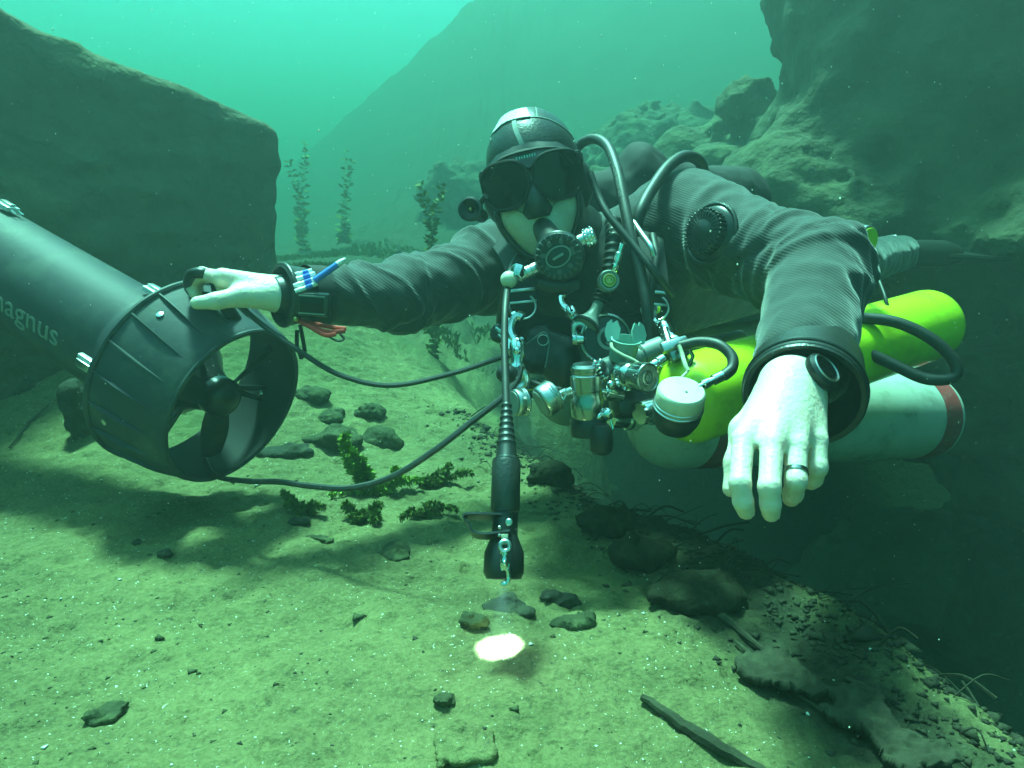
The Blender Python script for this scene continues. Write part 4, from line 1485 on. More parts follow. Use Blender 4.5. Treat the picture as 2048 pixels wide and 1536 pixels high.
# drysuit inlet valve on the chest
iv = C(1217, 562, 1.075)
t = thing('inlet_valve', iv, 'round suit inlet valve with brass button on the chest', 'valve')
ax = D(0.05, 0.05, -1)
part('body', MB().lathe(frame(iv, ax), [(0.012, -0.03), (0.014, -0.01), (0.0165, -0.004), (0.0165, 0.004), (0.0145, 0.007), (0.0115, 0.006)], 32, cap=False), M['greypl'], t)
part('button', MB().lathe(frame(iv, ax), [(0.011, 0.004), (0.0105, 0.008), (0.008, 0.0085), (0.007, 0.007), (0.0055, 0.0085), (0.004, 0.0085), (0.003, 0.007), (0, 0.0075)], 28), M['brass'], t)
part('quick_connector', MB().lathe(frame(C(1226, 545, 1.075), C(1244, 490, 1.07) - C(1226, 545, 1.075)), [(0.005, 0), (0.0065, 0.002), (0.0065, 0.012), (0.005, 0.013), (0.005, 0.018), (0.006, 0.019), (0.006, 0.03), (0.004, 0.032), (0.004, 0.045), (0, 0.046)], 16), M['chrome'], t)

# ------------------------------------------------------------------ logo regulator on the chest
lc = C(1212, 678, 1.10)
la = D(0.02, 0.10, -0.99)
Ml = frame(lc, la, D(0.98, 0.12, 0))
lr = thing('regulator', lc, 'black regulator with a pale round S emblem below the chest', 'regulator', 'breathing regulators')
part('case', MB().lathe(Ml, [(0.015, -0.05), (0.036, -0.03), (0.038, -0.006), (0.036, 0.0), (0.0345, 0.002), (0, 0.005)], 44), M['plastic'], lr)
part('rim', MB().torus(Ml, 0.0385, 0.0028, 44, 8), M['darksteel'], lr)
em = part('emblem', MB().lathe(Ml @ Matrix.Translation((0.004, 0, 0.0052)), [(0.0135, 0), (0.0135, 0.0006), (0.0185, 0.0006), (0.0185, 0)], 40, cap=False), M['greypl'], lr)
s_pts = [(0.0045, 0.0062), (0.0015, 0.0088), (-0.0035, 0.0072), (-0.0042, 0.0030), (0.000, -0.0002), (0.0040, -0.0038), (0.0028, -0.0080), (-0.0025, -0.0090), (-0.0058, -0.0060)]
sp2 = [Ml @ Vector((0.004 + p[0], p[1], 0.0056)) for p in spline(s_pts, 6)]
part('lettering', MB().ribbon(sp2, la, [0.0012 + 0.0028 * math.sin(math.pi * k / (len(sp2) - 1)) for k in range(len(sp2))], 0.0008), M['greypl'], em)
part('knob', MB().lathe(frame(C(1152, 679, 1.10), D(-1, -0.02, -0.1)), [(0.006, -0.012), (0.010, -0.010), (0.0105, 0.0), (0.0095, 0.001), (0.0105, 0.002), (0.0105, 0.007), (0, 0.008)], 24), M['chrome'], lr)

# stage regulator with clear mouthpiece laid over the hoses
sc_ = C(1250, 690, 1.04)
ma = D(0.12, 0.80, -0.58)
Mm = frame(sc_, ma, D(1, 0.1, 0))
sr = thing('regulator', sc_, 'spare regulator with turquoise clear mouthpiece lying across the chest', 'regulator', 'breathing regulators')
El = Matrix.Diagonal((1.0, 0.62, 1, 1))
part('mouthpiece', MB().lathe(Mm @ El, [(0.019, -0.026), (0.021, -0.01), (0.0215, 0.004), (0.0235, 0.010), (0.021, 0.0105), (0.018, 0.004), (0.016, -0.01)], 32, cap=False), M['silicone'], sr)
for s in (-1, 1):
    ol = [(0.0, 0.0), (0.017, -0.002), (0.021, 0.012), (0.017, 0.026), (0.010, 0.031), (0.009, 0.025), (0.002, 0.029), (-0.003, 0.016)]
    Mt = frame(sc_ + RT * 0.020 * s + ma * 0.006, D(0.35 * s, 0.1, -0.93), RT * s)
    v_ = MB().prism(Mt @ Matrix.Translation((-0.010, -0.002, 0)) @ Matrix.Scale(s, 4, (0, 1, 0)) if s < 0 else Mt @ Matrix.Translation((-0.010, -0.002, 0)), ol, 0.0022, -0.0022)
    part('bite_tab', v_, M['silicone'], sr, sharp=50)
part('inner_tube', MB().lathe(Mm @ El, [(0.0165, -0.03), (0.0165, -0.006), (0, -0.008)], 24, cap=False), M['rubber'], sr)
part('case', MB().lathe(frame(C(1208, 742, 1.075), C(1300, 705, 1.085) - C(1208, 742, 1.075)), [(0, -0.006), (0.016, -0.004), (0.0185, 0.004), (0.0185, 0.055), (0.016, 0.058), (0.016, 0.064), (0.0185, 0.066), (0.0185, 0.12), (0.014, 0.125), (0, 0.13)], 30), M['greypl'], sr)
cp = path([(1222, 686, 1.02), (1226, 698, 1.015), (1245, 710, 1.012), (1270, 722, 1.01), (1290, 737, 1.005)], 8)
solo('cord', MB().tube(cp, 0.0024, 8), M['cream'] if False else M['cord'], cp[0], 'pale cord tied from the clear mouthpiece to the chrome barrel', 'cord', 'pale cords')
cp = path([(1358, 690, 1.015), (1364, 708, 1.01), (1370, 728, 1.0), (1376, 742, 0.995)], 8)
cc = solo('cord', MB().tube(cp, 0.0032, 8).tube([cp[-1], C(1366, 752, 0.99), C(1358, 762, 0.985)], 0.0018, 6), M['cord'], cp[0], 'pale cord hanging from the silver block', 'cord', 'pale cords')
cp = path([(1274, 690, 1.03), (1280, 697, 1.03), (1288, 700, 1.035)], 6)
solo('cord', MB().tube(cp, 0.0014, 6), M['cord'], cp[0], 'short pale cord end right of the clear mouthpiece', 'cord', 'pale cords')

# ------------------------------------------------------------------ first stages and valves
fa = thing('first_stage', C(1172, 780, 1.0), 'smoked chrome first stage turret with white ringed port', 'first stage', 'first stages on the tank valves')
Mt = frame(C(1176, 838, 1.0), D(-0.06, 0.97, -0.2))
part('body', MB().lathe(Mt, [(0, -0.004), (0.020, -0.002), (0.0235, 0.006), (0.0235, 0.03), (0.0215, 0.033), (0.0215, 0.042), (0.0225, 0.043), (0.0225, 0.064), (0.0205, 0.066), (0.0205, 0.070), (0.022, 0.071), (0.022, 0.076), (0.018, 0.080), (0, 0.0805)], 36), M['darksteel'], fa)
part('port_plug', MB().lathe(frame(C(1171, 788, 0.977), D(-0.05, 0.05, -1)), [(0.0055, -0.004), (0.0062, 0.001), (0.0055, 0.002), (0.0026, 0.0015), (0.0022, -0.001)], 24, cap=False), M['whitepl'], fa)
part('port_plug', MB().lathe(frame(C(1171, 788, 0.977), D(-0.05, 0.05, -1)), [(0.0024, 0.0002), (0, 0.0002)], 12, cap=False), M['plastic'], fa)
part('turret_cap', MB().lathe(frame(C(1176, 838, 1.0), D(-0.06, 0.97, -0.2)), [(0.0255, -0.022), (0.026, -0.002), (0.024, 0.002)], 32), M['plastic'], fa)
yk = MB()
Mw = frame(C(1195, 742, 0.985), D(0.85, 0.25, -0.45))
for k in range(14):
    a = 2 * math.pi * k / 14
    for j in (0, 0.008):
        yk.box(Mw @ Matrix.Translation((0.013 * math.cos(a), 0.013 * math.sin(a), j)) @ Matrix.Rotation(a, 4, 'Z'), 0.004, 0.0034, 0.006, 0.001, 1)
kb_ = part('hand_wheel', MB().lathe(Mw, [(0, -0.008), (0.0115, -0.006), (0.0115, 0.012), (0.008, 0.014), (0, 0.0145)], 24), M['plastic'], fa)
part('knurling', yk, M['chrome'], kb_)

fb = thing('first_stage', C(1270, 755, 1.0), 'chrome barrel first stage with ringed round end cap', 'first stage', 'first stages on the tank valves')
Mb_ = frame(C(1246, 748, 1.03), D(0.55, -0.12, -0.82))
part('body', MB().lathe(Mb_, [(0, -0.01), (0.017, -0.008), (0.0195, -0.002), (0.0195, 0.020), (0.0185, 0.0215), (0.0185, 0.026), (0.0205, 0.028), (0.0215, 0.045), (0.0215, 0.050)], 40), M['chrome'], fb)
part('end_cap', MB().lathe(Mb_, [(0.0215, 0.050), (0.021, 0.0525), (0.0195, 0.053), (0.0185, 0.051), (0.0115, 0.050), (0.0105, 0.0525), (0.0085, 0.0525), (0.0075, 0.050), (0.005, 0.050), (0.0045, 0.052), (0.0025, 0.052), (0.002, 0.046), (0, 0.046)], 40, cap=False), M['darksteel'], fb)
for (a, z) in ((2.2, 0.004), (2.7, 0.010), (3.3, 0.006)):
    q = Mb_ @ Vector((0.0195 * math.cos(a), 0.0195 * math.sin(a), z + 0.004))
    part('port_plug', MB().lathe(frame(q, q - Mb_ @ Vector((0, 0, z + 0.004))), [(0.0045, -0.002), (0.0045, 0.003), (0.002, 0.0035), (0.0018, 0.002), (0, 0.002)], 16), M['chrome'], fb)
part('hose_nut', MB().lathe(frame(C(1300, 735, 1.02), C(1330, 716, 1.03) - C(1300, 735, 1.02)), [(0.006, 0), (0.0075, 0.002), (0.0075, 0.012), (0.006, 0.013), (0.0085, 0.015), (0.0085, 0.026), (0, 0.027)], 12), M['chrome'], fb)

vb = thing('valve_block', C(1348, 692, 1.04), 'bright silver valve block with a short stem on the black hose', 'valve')
Mq = frame(C(1348, 690, 1.035), D(0.1, 0.35, -0.9), D(0.94, 0.33, 0.1))
part('block', MB().box(Mq, 0.044, 0.016, 0.016, 0.004), M['steel'], vb)
part('stem', MB().lathe(frame(C(1338, 688, 1.04), C(1328, 655, 1.06) - C(1338, 688, 1.04)), [(0.0062, 0), (0.0062, 0.018), (0.005, 0.021), (0.005, 0.03), (0, 0.031)], 16), M['steel'], vb)
part('yoke', MB().box(frame(C(1356, 708, 1.04), D(0, 0.2, -1), D(0.94, 0.33, 0.1)), 0.028, 0.018, 0.02, 0.003).tube([C(1374, 690, 1.03), C(1386, 712, 1.03), C(1378, 735, 1.03)], 0.003, 8), M['darksteel'], vb)

vk = thing('tank_valve', C(1203, 880, 1.0), 'black rubber valve knob hanging below the chrome turret', 'valve')
part('grip', MB().lathe(frame(C(1203, 908, 0.985), D(-0.03, 0.98, -0.2)), [(0, 0), (0.012, 0.0015), (0.016, 0.006), (0.0165, 0.020), (0.0155, 0.034), (0.011, 0.042), (0, 0.043)], 30), M['rubber'], vk)
sm_ = MB().lathe(frame(C(1200, 862, 0.99), D(-0.03, 0.98, 0.1)), [(0.006, 0), (0.006, 0.02), (0.009, 0.021), (0.009, 0.03), (0, 0.031)], 16)
part('stem', sm_, M['chrome'], vk)
part('collar', MB().ball(Matrix.Translation(C(1214, 828, 0.99)), 0.0095).ball(Matrix.Translation(C(1197, 833, 0.985)), 0.0075).tube([C(1222, 840, 0.99), C(1226, 856, 0.99), C(1216, 862, 0.99)], 0.002, 6), M['chrome'], vk)

# dark valve body behind the big gauge
vd = thing('tank_valve', C(1290, 800, 1.08), 'dark valve body half hidden behind the cream gauge', 'valve')
part('body', MB().box(frame(C(1275, 802, 1.07), D(0.2, 0.2, -0.95), D(0.97, 0.05, 0.2)), 0.085, 0.05, 0.05, 0.014), M['plastic'], vd)
part('outlet', MB().lathe(frame(C(1300, 830, 1.03), D(0.3, -0.2, -0.9)), [(0.012, -0.01), (0.013, 0.0), (0.013, 0.01), (0.009, 0.011), (0, 0.009)], 20), M['chrome'], vd)
part('fitting', MB().lathe(frame(C(1232, 790, 1.03), D(-0.9, 0.2, -0.3)), [(0.008, -0.01), (0.008, 0.006), (0.0105, 0.007), (0.0105, 0.016), (0.006, 0.018), (0.006, 0.03)], 12).ball(Matrix.Translation(C(1221, 770, 1.02)), 0.007), M['chrome'], vd)

# black valve knob and bungeed pod on the diver's right side
t = thing('tank_valve', C(1002, 668, 1.14), 'black valve knob with steel screw beside the torch cable', 'valve')
part('grip', MB().lathe(frame(C(1004, 668, 1.16), D(-0.5, 0.1, -0.85)), [(0, -0.02), (0.014, -0.018), (0.017, 0.0), (0.0165, 0.012), (0.012, 0.017), (0, 0.018)], 10), M['rubber'], t)
part('screw', MB().box(frame(C(997, 660, 1.13), D(-0.5, 0.1, -0.85), D(0.6, 0.8, 0)), 0.006, 0.014, 0.004, 0.001).box(frame(C(1002, 674, 1.13), D(-0.5, 0.1, -0.85), D(0.6, 0.8, 0)), 0.005, 0.014, 0.003, 0.001), M['steel'], t)
t = thing('accessory_pouch', C(1075, 700, 1.15), 'black pod lashed with thin bungee under the chest strap', 'pouch')
V, F = sdf_mesh([ell(tuple(C(1080, 690, 1.17)), (0.030, 0.03, 0.034), k=0.02), ell(tuple(C(1066, 722, 1.16)), (0.026, 0.03, 0.022), k=0.02), ell(tuple(C(1125, 730, 1.17)), (0.032, 0.04, 0.05), k=0.02)], 0.003, lambda p, d: d + 0.0012 * vnoise(p * 90))
link('pod', np_mesh('pod', V, F, t.location), M['rubber'], t)
part('bungee', MB().tube(path([(1048, 692, 1.13), (1066, 678, 1.125), (1088, 664, 1.125), (1098, 680, 1.125), (1096, 705, 1.13), (1090, 735, 1.13)], 6), 0.0012, 6), M['greypl'], t)
part('ring', MB().torus(frame(C(1086, 680, 1.13), D(0, 0, -1)), 0.0085, 0.0007, 20, 6), M['steel'], t)


# ------------------------------------------------------------------ gauges
def gauge(c0, ax, r, h, lab, shell, face, boot=None, dot=False):
    o_ = C(*c0)
    Mg = frame(o_, ax)
    t = thing('pressure_gauge', o_, lab, 'gauge', 'gauges of the diver')
    part('shell', MB().lathe(Mg, [(r * 0.3, -h), (r * 0.9, -h * 0.98), (r, -h * 0.85), (r, -h * 0.15), (r * 0.96, -h * 0.05), (r * 0.9, 0.0), (r * 0.5, r * 0.03), (0, r * 0.04)], 40), shell, t)
    part('groove', MB().torus(Mg @ Matrix.Translation((0, 0, -h * 0.62)), r * 1.0, r * 0.04, 40, 6).torus(Mg @ Matrix.Translation((0, 0, -h * 0.78)), r * 1.02, r * 0.045, 40, 6), M['steel'], t)
    if face:
        part('dial', MB().lathe(Mg, [(r * 0.86, 0.0012), (r * 0.84, 0.0022), (0, 0.0024)], 32, cap=False), face, t)
    if boot:
        part('boot', MB().lathe(Mg, [(r * 0.25, -h * 2.0), (r * 0.8, -h * 1.75), (r * 1.0, -h * 1.3), (r * 1.03, -h * 0.95), (r * 0.98, -h * 0.86)], 36), boot, t)
    if dot:
        part('vent_hole', MB().lathe(Mg @ Matrix.Translation((-r * 0.22, -r * 0.12, r * 0.035)), [(r * 0.07, 0.0), (0, 0.0006)], 14, cap=False), M['plastic'], t)
    return t


gg = gauge((1364, 779, 0.94), D(0.03, 0.80, -0.60), 0.0325, 0.036, 'large cream topped gauge in front of the yellow tank', M['cream'], None, M['rubber'], True)
part('hose_fitting', MB().lathe(frame(C(1396, 775, 0.95), C(1452, 748, 0.96) - C(1396, 775, 0.95)), [(0.0045, 0), (0.0045, 0.008), (0.0068, 0.009), (0.0068, 0.017), (0.0055, 0.018), (0.0055, 0.024), (0.0075, 0.025), (0.0075, 0.040), (0, 0.041)], 16), M['chrome'], gg)
g2 = gauge((1083, 806, 1.0), D(-0.80, -0.52, -0.22), 0.0235, 0.026, 'silver gauge seen edge on left of the chrome turret', M['steel'], M['greypl'])
part('hose_fitting', MB().lathe(frame(C(1112, 793, 1.01), C(1152, 776, 1.0) - C(1112, 793, 1.01)), [(0.004, 0), (0.004, 0.008), (0.0065, 0.009), (0.0065, 0.018), (0.005, 0.019), (0.005, 0.032), (0, 0.033)], 14), M['steel'], g2)
part('clip_wire', MB().tube([C(1150, 786, 0.985), C(1132, 790, 0.98), C(1124, 784, 0.98)], 0.0018, 6).tube([C(1132, 790, 0.98), C(1127, 800, 0.98)], 0.0018, 6), M['steel'], g2)
gauge((1028, 806, 1.03), D(-0.80, -0.10, -0.45), 0.020, 0.02, 'small silver gauge just behind the torch cable', M['steel'], M['greypl'])
gauge((1736, 482, 1.22), D(0.45, -0.30, -0.84), 0.0265, 0.022, 'green glinting gauge peeping over the bent elbow', M['steel'], M['tankglint'])
hose([(1725, 492, 1.25), (1722, 530, 1.28), (1700, 580, 1.29), (1650, 640, 1.26), (1580, 670, 1.24)], 0.005, M['hose'], 'thin hose leading down behind the elbow from the green glinting gauge')


# ------------------------------------------------------------------ tanks
def tank(near, far, r, base, lab, extra=None, bandm=None, crown=0.7, dome=0.75):
    a, b = C(*near), C(*far)
    ax = (b - a).normalized()
    L = (b - a).length
    t = thing('scuba_tank', a, lab, 'scuba tank', 'tanks carried by the diver')
    Mz = frame(a, ax, UP)
    sh = [(r * 0.24, -r * 0.12)] + [(r * math.sin(q), r * crown * (1 - math.cos(q))) for q in [math.pi / 2 * (0.16 + 0.84 * k / 9) for k in range(10)]]
    prof = sh + [(r, L * 0.55)] + [(r, L - r * dome)] + [(r * math.cos(q), L - r * dome + r * dome * math.sin(q)) for q in [math.pi / 2 * k / 9 for k in range(1, 9)]] + [(0, L)]
    part('shell', MB().lathe(Mz, prof, 64), base, t)
    part('neck', MB().lathe(Mz, [(0.016, -0.05), (0.018, -0.045), (0.018, -0.02), (0.022, -0.018), (0.022, 0.0)], 20), M['chrome'], t)
    if bandm:
        for z0, z1 in [(z if z[0] > 0 else (L + z[0], L + z[1])) for z in bandm]:
            part('red_band', MB().lathe(Mz, [(r + 0.0002, z0), (r + 0.0008, z0), (r + 0.0008, z1), (r + 0.0002, z1)], 64, cap=False), M['red'], t)
    return t, Mz, L


ty, My, Ly = tank((1330, 812, 1.05), (1882, 642, 1.38), 0.069, M['yellow'], 'bright yellow scuba tank slung under the left arm')
# torn label hanging from the tank shoulder
nl = 18
v = []
for k in range(nl + 1):
    a = -2.75 + 1.35 * k / nl
    jag = 0.010 * rnd.random() if k % 2 else -0.004
    for z, rr in ((0.16, 0.0698), (0.075 + jag, 0.0712)):
        v.append(My @ Vector((rr * math.cos(a), rr * math.sin(a), z)))
f = [(2 * k, 2 * k + 1, 2 * k + 3, 2 * k + 2) for k in range(nl)]
part('torn_label', MB().add(v, f), M['yellow'], ty)
tw, Mw2, Lw = tank((1270, 836, 1.25), (1868, 832, 1.60), 0.094, M['white'], 'worn white scuba tank with red band lying below the yellow tank', bandm=((0.115, 0.165), (-0.098, -0.046)), crown=0.9, dome=0.45)
tg, Mg2, Lg = tank((1085, 775, 1.38), (1560, 700, 1.85), 0.085, M['greysteel'], 'dull grey tank hidden behind the chrome turret')

# ------------------------------------------------------------------ hand torch hanging on its cable
tl = C(1008, 1000, 0.85)
tor = thing('dive_torch', tl, 'black dive torch hanging head down from its cable', 'torch')
part('cable', MB().tube(path([(1040, 505, 1.22), (1022, 540, 1.12), (1012, 600, 1.02), (1009, 680, 0.97), (1011, 760, 0.93), (1013, 830, 0.90), (1014, 880, 0.885)], 8), 0.0052, 10), M['hose'], tor)
pts = [C(1013, 808, 0.905).lerp(C(1013, 918, 0.868), k / 26) for k in range(27)]
part('strain_relief', MB().tube(pts, [0.0062 + 0.0075 * (k / 26) ** 1.3 + (0.0012 if k % 3 == 1 and k < 20 else 0) for k in range(27)], 18), M['rubber'], tor)
part('cable_bead', MB().ball(Matrix.Translation(C(1014, 748, 0.955)), 0.015, 0.014, 0.013), M['rubber'], tor)
A_, B_ = C(1013, 915, 0.868), C(1007, 1158, 0.825)
tax = (B_ - A_).normalized()
Lt = (B_ - A_).length
Mtz = frame(A_, tax, RT)
part('grip_body', MB().lathe(Mtz, [(0.010, -0.006), (0.0135, 0.0), (0.0165, 0.002), (0.0170, 0.006), (0.0170, Lt * 0.46), (0.0155, Lt * 0.47), (0.0155, Lt * 0.66)], 32), M['greypl'] if False else M['plastic'], tor)
part('foam_sleeve', MB().lathe(Mtz, [(0.0165, 0.003), (0.0176, 0.005), (0.0176, Lt * 0.44), (0.0165, Lt * 0.45)], 32, cap=False), M['neoprene'], tor)
part('lamp_head', MB().lathe(Mtz, [(0.015, Lt * 0.64), (0.017, Lt * 0.68), (0.0235, Lt * 0.79), (0.0238, Lt * 0.95), (0.0205, Lt), (0.0185, Lt), (0.012, Lt - 0.012), (0, Lt - 0.014)], 40), M['plastic'], tor)
lens_m = bpy.data.materials.new('lit torch lens')
lens_m.use_nodes = True
bb = lens_m.node_tree.nodes['Principled BSDF']
bb.inputs['Emission Color'].default_value = (0.9, 0.97, 1, 1)
bb.inputs['Emission Strength'].default_value = 6
part('lens', MB().lathe(Mtz, [(0.0115, Lt - 0.011), (0, Lt - 0.0115)], 24, cap=False), lens_m, tor)
hb = path([(1000, 1034, 0.835), (960, 1032, 0.83), (930, 1034, 0.83), (938, 1052, 0.828), (948, 1068, 0.826), (975, 1072, 0.824), (1022, 1066, 0.822)], 5)
part('handle', MB().ribbon(hb, [D(0.03, -0.55, 0.83).cross((hb[min(i + 1, len(hb) - 1)] - hb[max(i - 1, 0)])) for i in range(len(hb))], 0.018, 0.0026), M['plastic'], tor)
sc3 = MB().lathe(frame(C(1018, 1044, 0.812), D(0, 0.1, -1)), [(0.0042, -0.002), (0.0042, 0.0015), (0.003, 0.0025), (0, 0.0026)], 16)
sc3.ball(Matrix.Translation(C(999, 1055, 0.812)), 0.0022).ball(Matrix.Translation(C(999, 1071, 0.812)), 0.0022)
part('screw', sc3, M['steel'], tor)
lp = MB()
for k in range(4):
    lp.tube([C(1004 + 3.4 * k, 1068, 0.808), C(1005 + 3 * k, 1078, 0.806), C(1006 + 2.6 * k, 1088, 0.808)], 0.0013, 6)
part('cord_whipping', lp, M['cord'], tor)
bolt_snap((1008, 1170, 0.80), (1010, 1082, 0.803), 0.9, 'small steel bolt snap tied to the torch head')
spot_at = gpt(1000, 1300)
sd_ = bpy.data.lights.new('torch_beam', 'SPOT')
sd_.energy = 20
sd_.spot_size = math.radians(33)
sd_.spot_blend = 1.0
sd_.shadow_soft_size = 0.006
sd_.color = (0.6, 0.95, 1.0)
so2 = bpy.data.objects.new('torch_beam', sd_)
COL.objects.link(so2)
so2.location = A_ + tax * (Lt + 0.004)
so2.rotation_euler = (so2.location - spot_at).to_track_quat('Z', 'Y').to_euler()

# ------------------------------------------------------------------ watch and ring on the stretched hand
wc = C(1598, 764, 0.815)
wax = (C(1545, 888, 0.725) - C(1590, 772, 0.82)).normalized()
wa = thing('wrist_watch', wc, 'chunky dark wrist watch inside the left cuff', 'watch')
wn = (D(0.40, 0.42, -0.82) - wax * D(0.40, 0.42, -0.82).dot(wax)).normalized()
Mwc = frame(C(1593, 775, 0.82) + wax * 0.004, wax, wn)
part('strap', MB().lathe(Mwc @ Matrix.Diagonal((0.95, 1.08, 1, 1)), [(0.0335, -0.010), (0.0354, -0.012), (0.0362, 0.0), (0.0354, 0.012), (0.0335, 0.010)], 40, cap=False), M['rubber'], wa)
wp = C(1593, 775, 0.82) + wax * 0.004 + wn * 0.035
wcs = part('watch_case', MB().lathe(frame(wp, wn, wax), [(0.021, -0.004), (0.0225, 0.001), (0.0225, 0.006), (0.0185, 0.0095), (0.0165, 0.009)], 32), M['plastic'], wa)
part('bezel', MB().torus(frame(wp + wn * 0.0090, wn, wax), 0.0176, 0.0015, 32, 6), M['steel'], wcs)
part('dial', MB().lathe(frame(wp, wn, wax), [(0.0168, 0.0088), (0, 0.0098)], 28, cap=False), M['glass'], wcs)
lk = MB()
for k in range(-4, 5):
    if abs(k) < 2:
        continue
    a = k * 0.33
    lk.box(Mwc @ Matrix.Rotation(a, 4, 'Z') @ Matrix.Translation((0.0345, 0, 0)), 0.004, 0.009, 0.021, 0.0012, 1)
part('strap_link', lk, M['plastic'], wa)
rgp = C(1592, 962, 0.708).lerp(C(1592, 892, 0.732), 0.25)
solo('finger_ring', MB().lathe(frame(rgp, C(1592, 892, 0.732) - C(1592, 962, 0.708)), [(0.0110, -0.0022), (0.0121, -0.002), (0.0121, 0.002), (0.0110, 0.0022)], 30, cap=False), M['darksteel'], rgp, 'dark ring on the ring finger of the outstretched hand', 'ring')

# ------------------------------------------------------------------ things strapped to the right forearm
wcp = C(627, 608, 1.085)
t = thing('wrist_computer', wcp, 'boxy black wrist computer strapped under the right forearm', 'wrist computer')
Mc = frame(wcp, D(0.0, -0.25, -0.97), D(1, -0.05, 0.1))
part('case', MB().box(Mc, 0.050, 0.036, 0.020, 0.004), M['plastic'], t)
part('screen', MB().box(Mc @ Matrix.Translation((0, 0, 0.0095)), 0.036, 0.023, 0.003, 0.0008), M['glass'], t)
for s in (-1, 1):
    part('bezel_bar', MB().box(Mc @ Matrix.Translation((0, 0.0135 * s, 0.0105)), 0.040, 0.002, 0.002), M['greypl'], t)
Mar = frame(C(628, 592, 1.15), axr)
part('strap', MB().lathe(Mar, [(0.0485, -0.016), (0.050, -0.016), (0.050, 0.016), (0.0485, 0.016)], 36, cap=False), M['webbing'], t)
for k, (a, b) in enumerate((((590, 584), (634, 567)), ((587, 573), (632, 557)), ((584, 562), (630, 547)), ((588, 551), (624, 541)))):
    A2, B2 = C(a[0], a[1], 1.075 + 0.006 * k), C(b[0], b[1], 1.08 + 0.006 * k)
    t = thing('line_marker', A2, ('lowest white marker peg in the row on the forearm', 'second lowest white marker peg on the forearm', 'second highest white marker peg on the forearm', 'highest white marker peg in the row on the forearm')[k], 'marker peg', 'white marker pegs on the forearm')
    Mp = frame(A2, B2 - A2)
    L_ = (B2 - A2).length
    part('shaft', MB().lathe(Mp, [(0, 0), (0.0042, 0.001), (0.0045, L_ * 0.3), (0.0036, L_ * 0.34), (0.0036, L_), (0, L_ + 0.001)], 14), M['whitepl'], t)
    part('sleeve', MB().lathe(Mp, [(0.0038, L_ * 0.5), (0.0040, L_ * 0.5), (0.0040, L_ * 0.8), (0.0038, L_ * 0.8)], 14, cap=False), M['bluepen'], t)
A2, B2 = C(628, 562, 1.075), C(692, 517, 1.09)
L_ = (B2 - A2).length
Mp = frame(A2, B2 - A2)
t = thing('pencil', A2, 'blue pencil with white tip sticking up from the forearm', 'pencil')
part('shaft', MB().lathe(Mp, [(0, 0), (0.0056, 0.001), (0.0052, L_ * 0.3), (0.0050, L_ * 0.72)], 16), M['bluepen'], t)
part('tip', MB().lathe(Mp, [(0.0050, L_ * 0.72), (0.0046, L_ * 0.85), (0.0022, L_ * 0.98), (0, L_)], 16, cap=False), M['whitepl'], t)
t = thing('bungee_bundle', C(600, 645, 1.10), 'red bungee ends hanging under the right forearm', 'bungee')
for pix in ([(598, 640, 1.10), (630, 656, 1.085), (660, 664, 1.08), (690, 662, 1.08)], [(598, 642, 1.10), (622, 655, 1.08), (650, 670, 1.07), (672, 668, 1.07)], [(600, 640, 1.11), (640, 650, 1.10), (668, 655, 1.09), (692, 658, 1.09)]):
    part('cord', MB().tube(path(pix, 5), 0.0036, 8), M['redcord'], t)
part('loop', MB().tube(path([(655, 672, 1.07), (675, 682, 1.07), (688, 678, 1.075), (680, 668, 1.075)], 5), 0.0018, 6), M['hose'], t)
part('clip', MB().ball(Matrix.Translation(C(592, 638, 1.09)), 0.0045, n=10, m=8), M['brass'], t)

# ------------------------------------------------------------------ underwater scooter
sa = (RT * 0.846 + UP * -0.428 + FW * -0.317).normalized()      # hull axis, pointing to the propeller end
AC = C(356, 742, 1.29)                                           # centre of the front rim of the shroud
sx_ = (UP - sa * UP.dot(sa)).normalized()
Ms = frame(AC, sa, sx_)
sc = thing('scooter', AC, 'black underwater scooter with ribbed propeller shroud resting on the sand', 'underwater scooter')
LD, RA, RB = 0.150, 0.176, 0.146
TH = 0.006
part('shroud', MB().lathe(Ms, [(RA, 0.0), (RA - 0.004, 0.012), (RB + 0.006, LD - 0.01), (RB, LD), (RB - TH, LD), (RB - TH + 0.004, LD - 0.02), (RA - TH - 0.008, 0.02), (RA - TH, 0.0), (RA, 0.0)], 96, cap=False), M['scooter'], sc)
part('inner_shade', MB().lathe(Ms, [(RB - TH - 0.001, LD - 0.001), (RB - TH + 0.003, LD - 0.02), (RA - TH - 0.009, 0.02), (RA - TH - 0.001, 0.001)], 96, cap=False), M['matteblack'], sc)  # black sheet added to colour in the shade inside the drum
part('rim', MB().torus(Ms @ Matrix.Translation((0, 0, 0.002)), RA - 0.001, 0.0055, 96, 8), M['scooter'], sc)
part('rim', MB().torus(Ms @ Matrix.Translation((0, 0, LD - 0.002)), RB - 0.001, 0.0042, 96, 8), M['scooter'], sc)
NR = 20
for k in range(NR):
    a = 2 * math.pi * k / NR
    v = []
    for j in range(7):
        t_ = j / 6
        z = 0.006 + (LD - 0.012) * t_
        r = RA + (RB - RA) * t_ - 0.001
        aa = a + 0.10 * t_
        hgt = 0.010 * math.sin(math.pi * (0.08 + 0.88 * t_))
        for da, h_ in ((-0.012, 0), (-0.006, hgt), (0.006, hgt), (0.012, 0)):
            v.append(Ms @ Vector(((r + h_) * math.cos(aa + da), (r + h_) * math.sin(aa + da), z)))
    f = [(j * 4 + i, j * 4 + i + 1, j * 4 + 5 + i, j * 4 + 4 + i) for j in range(6) for i in range(3)]
    part('rib', MB().add(v, f), M['scooter'], sc)
RH = 0.106
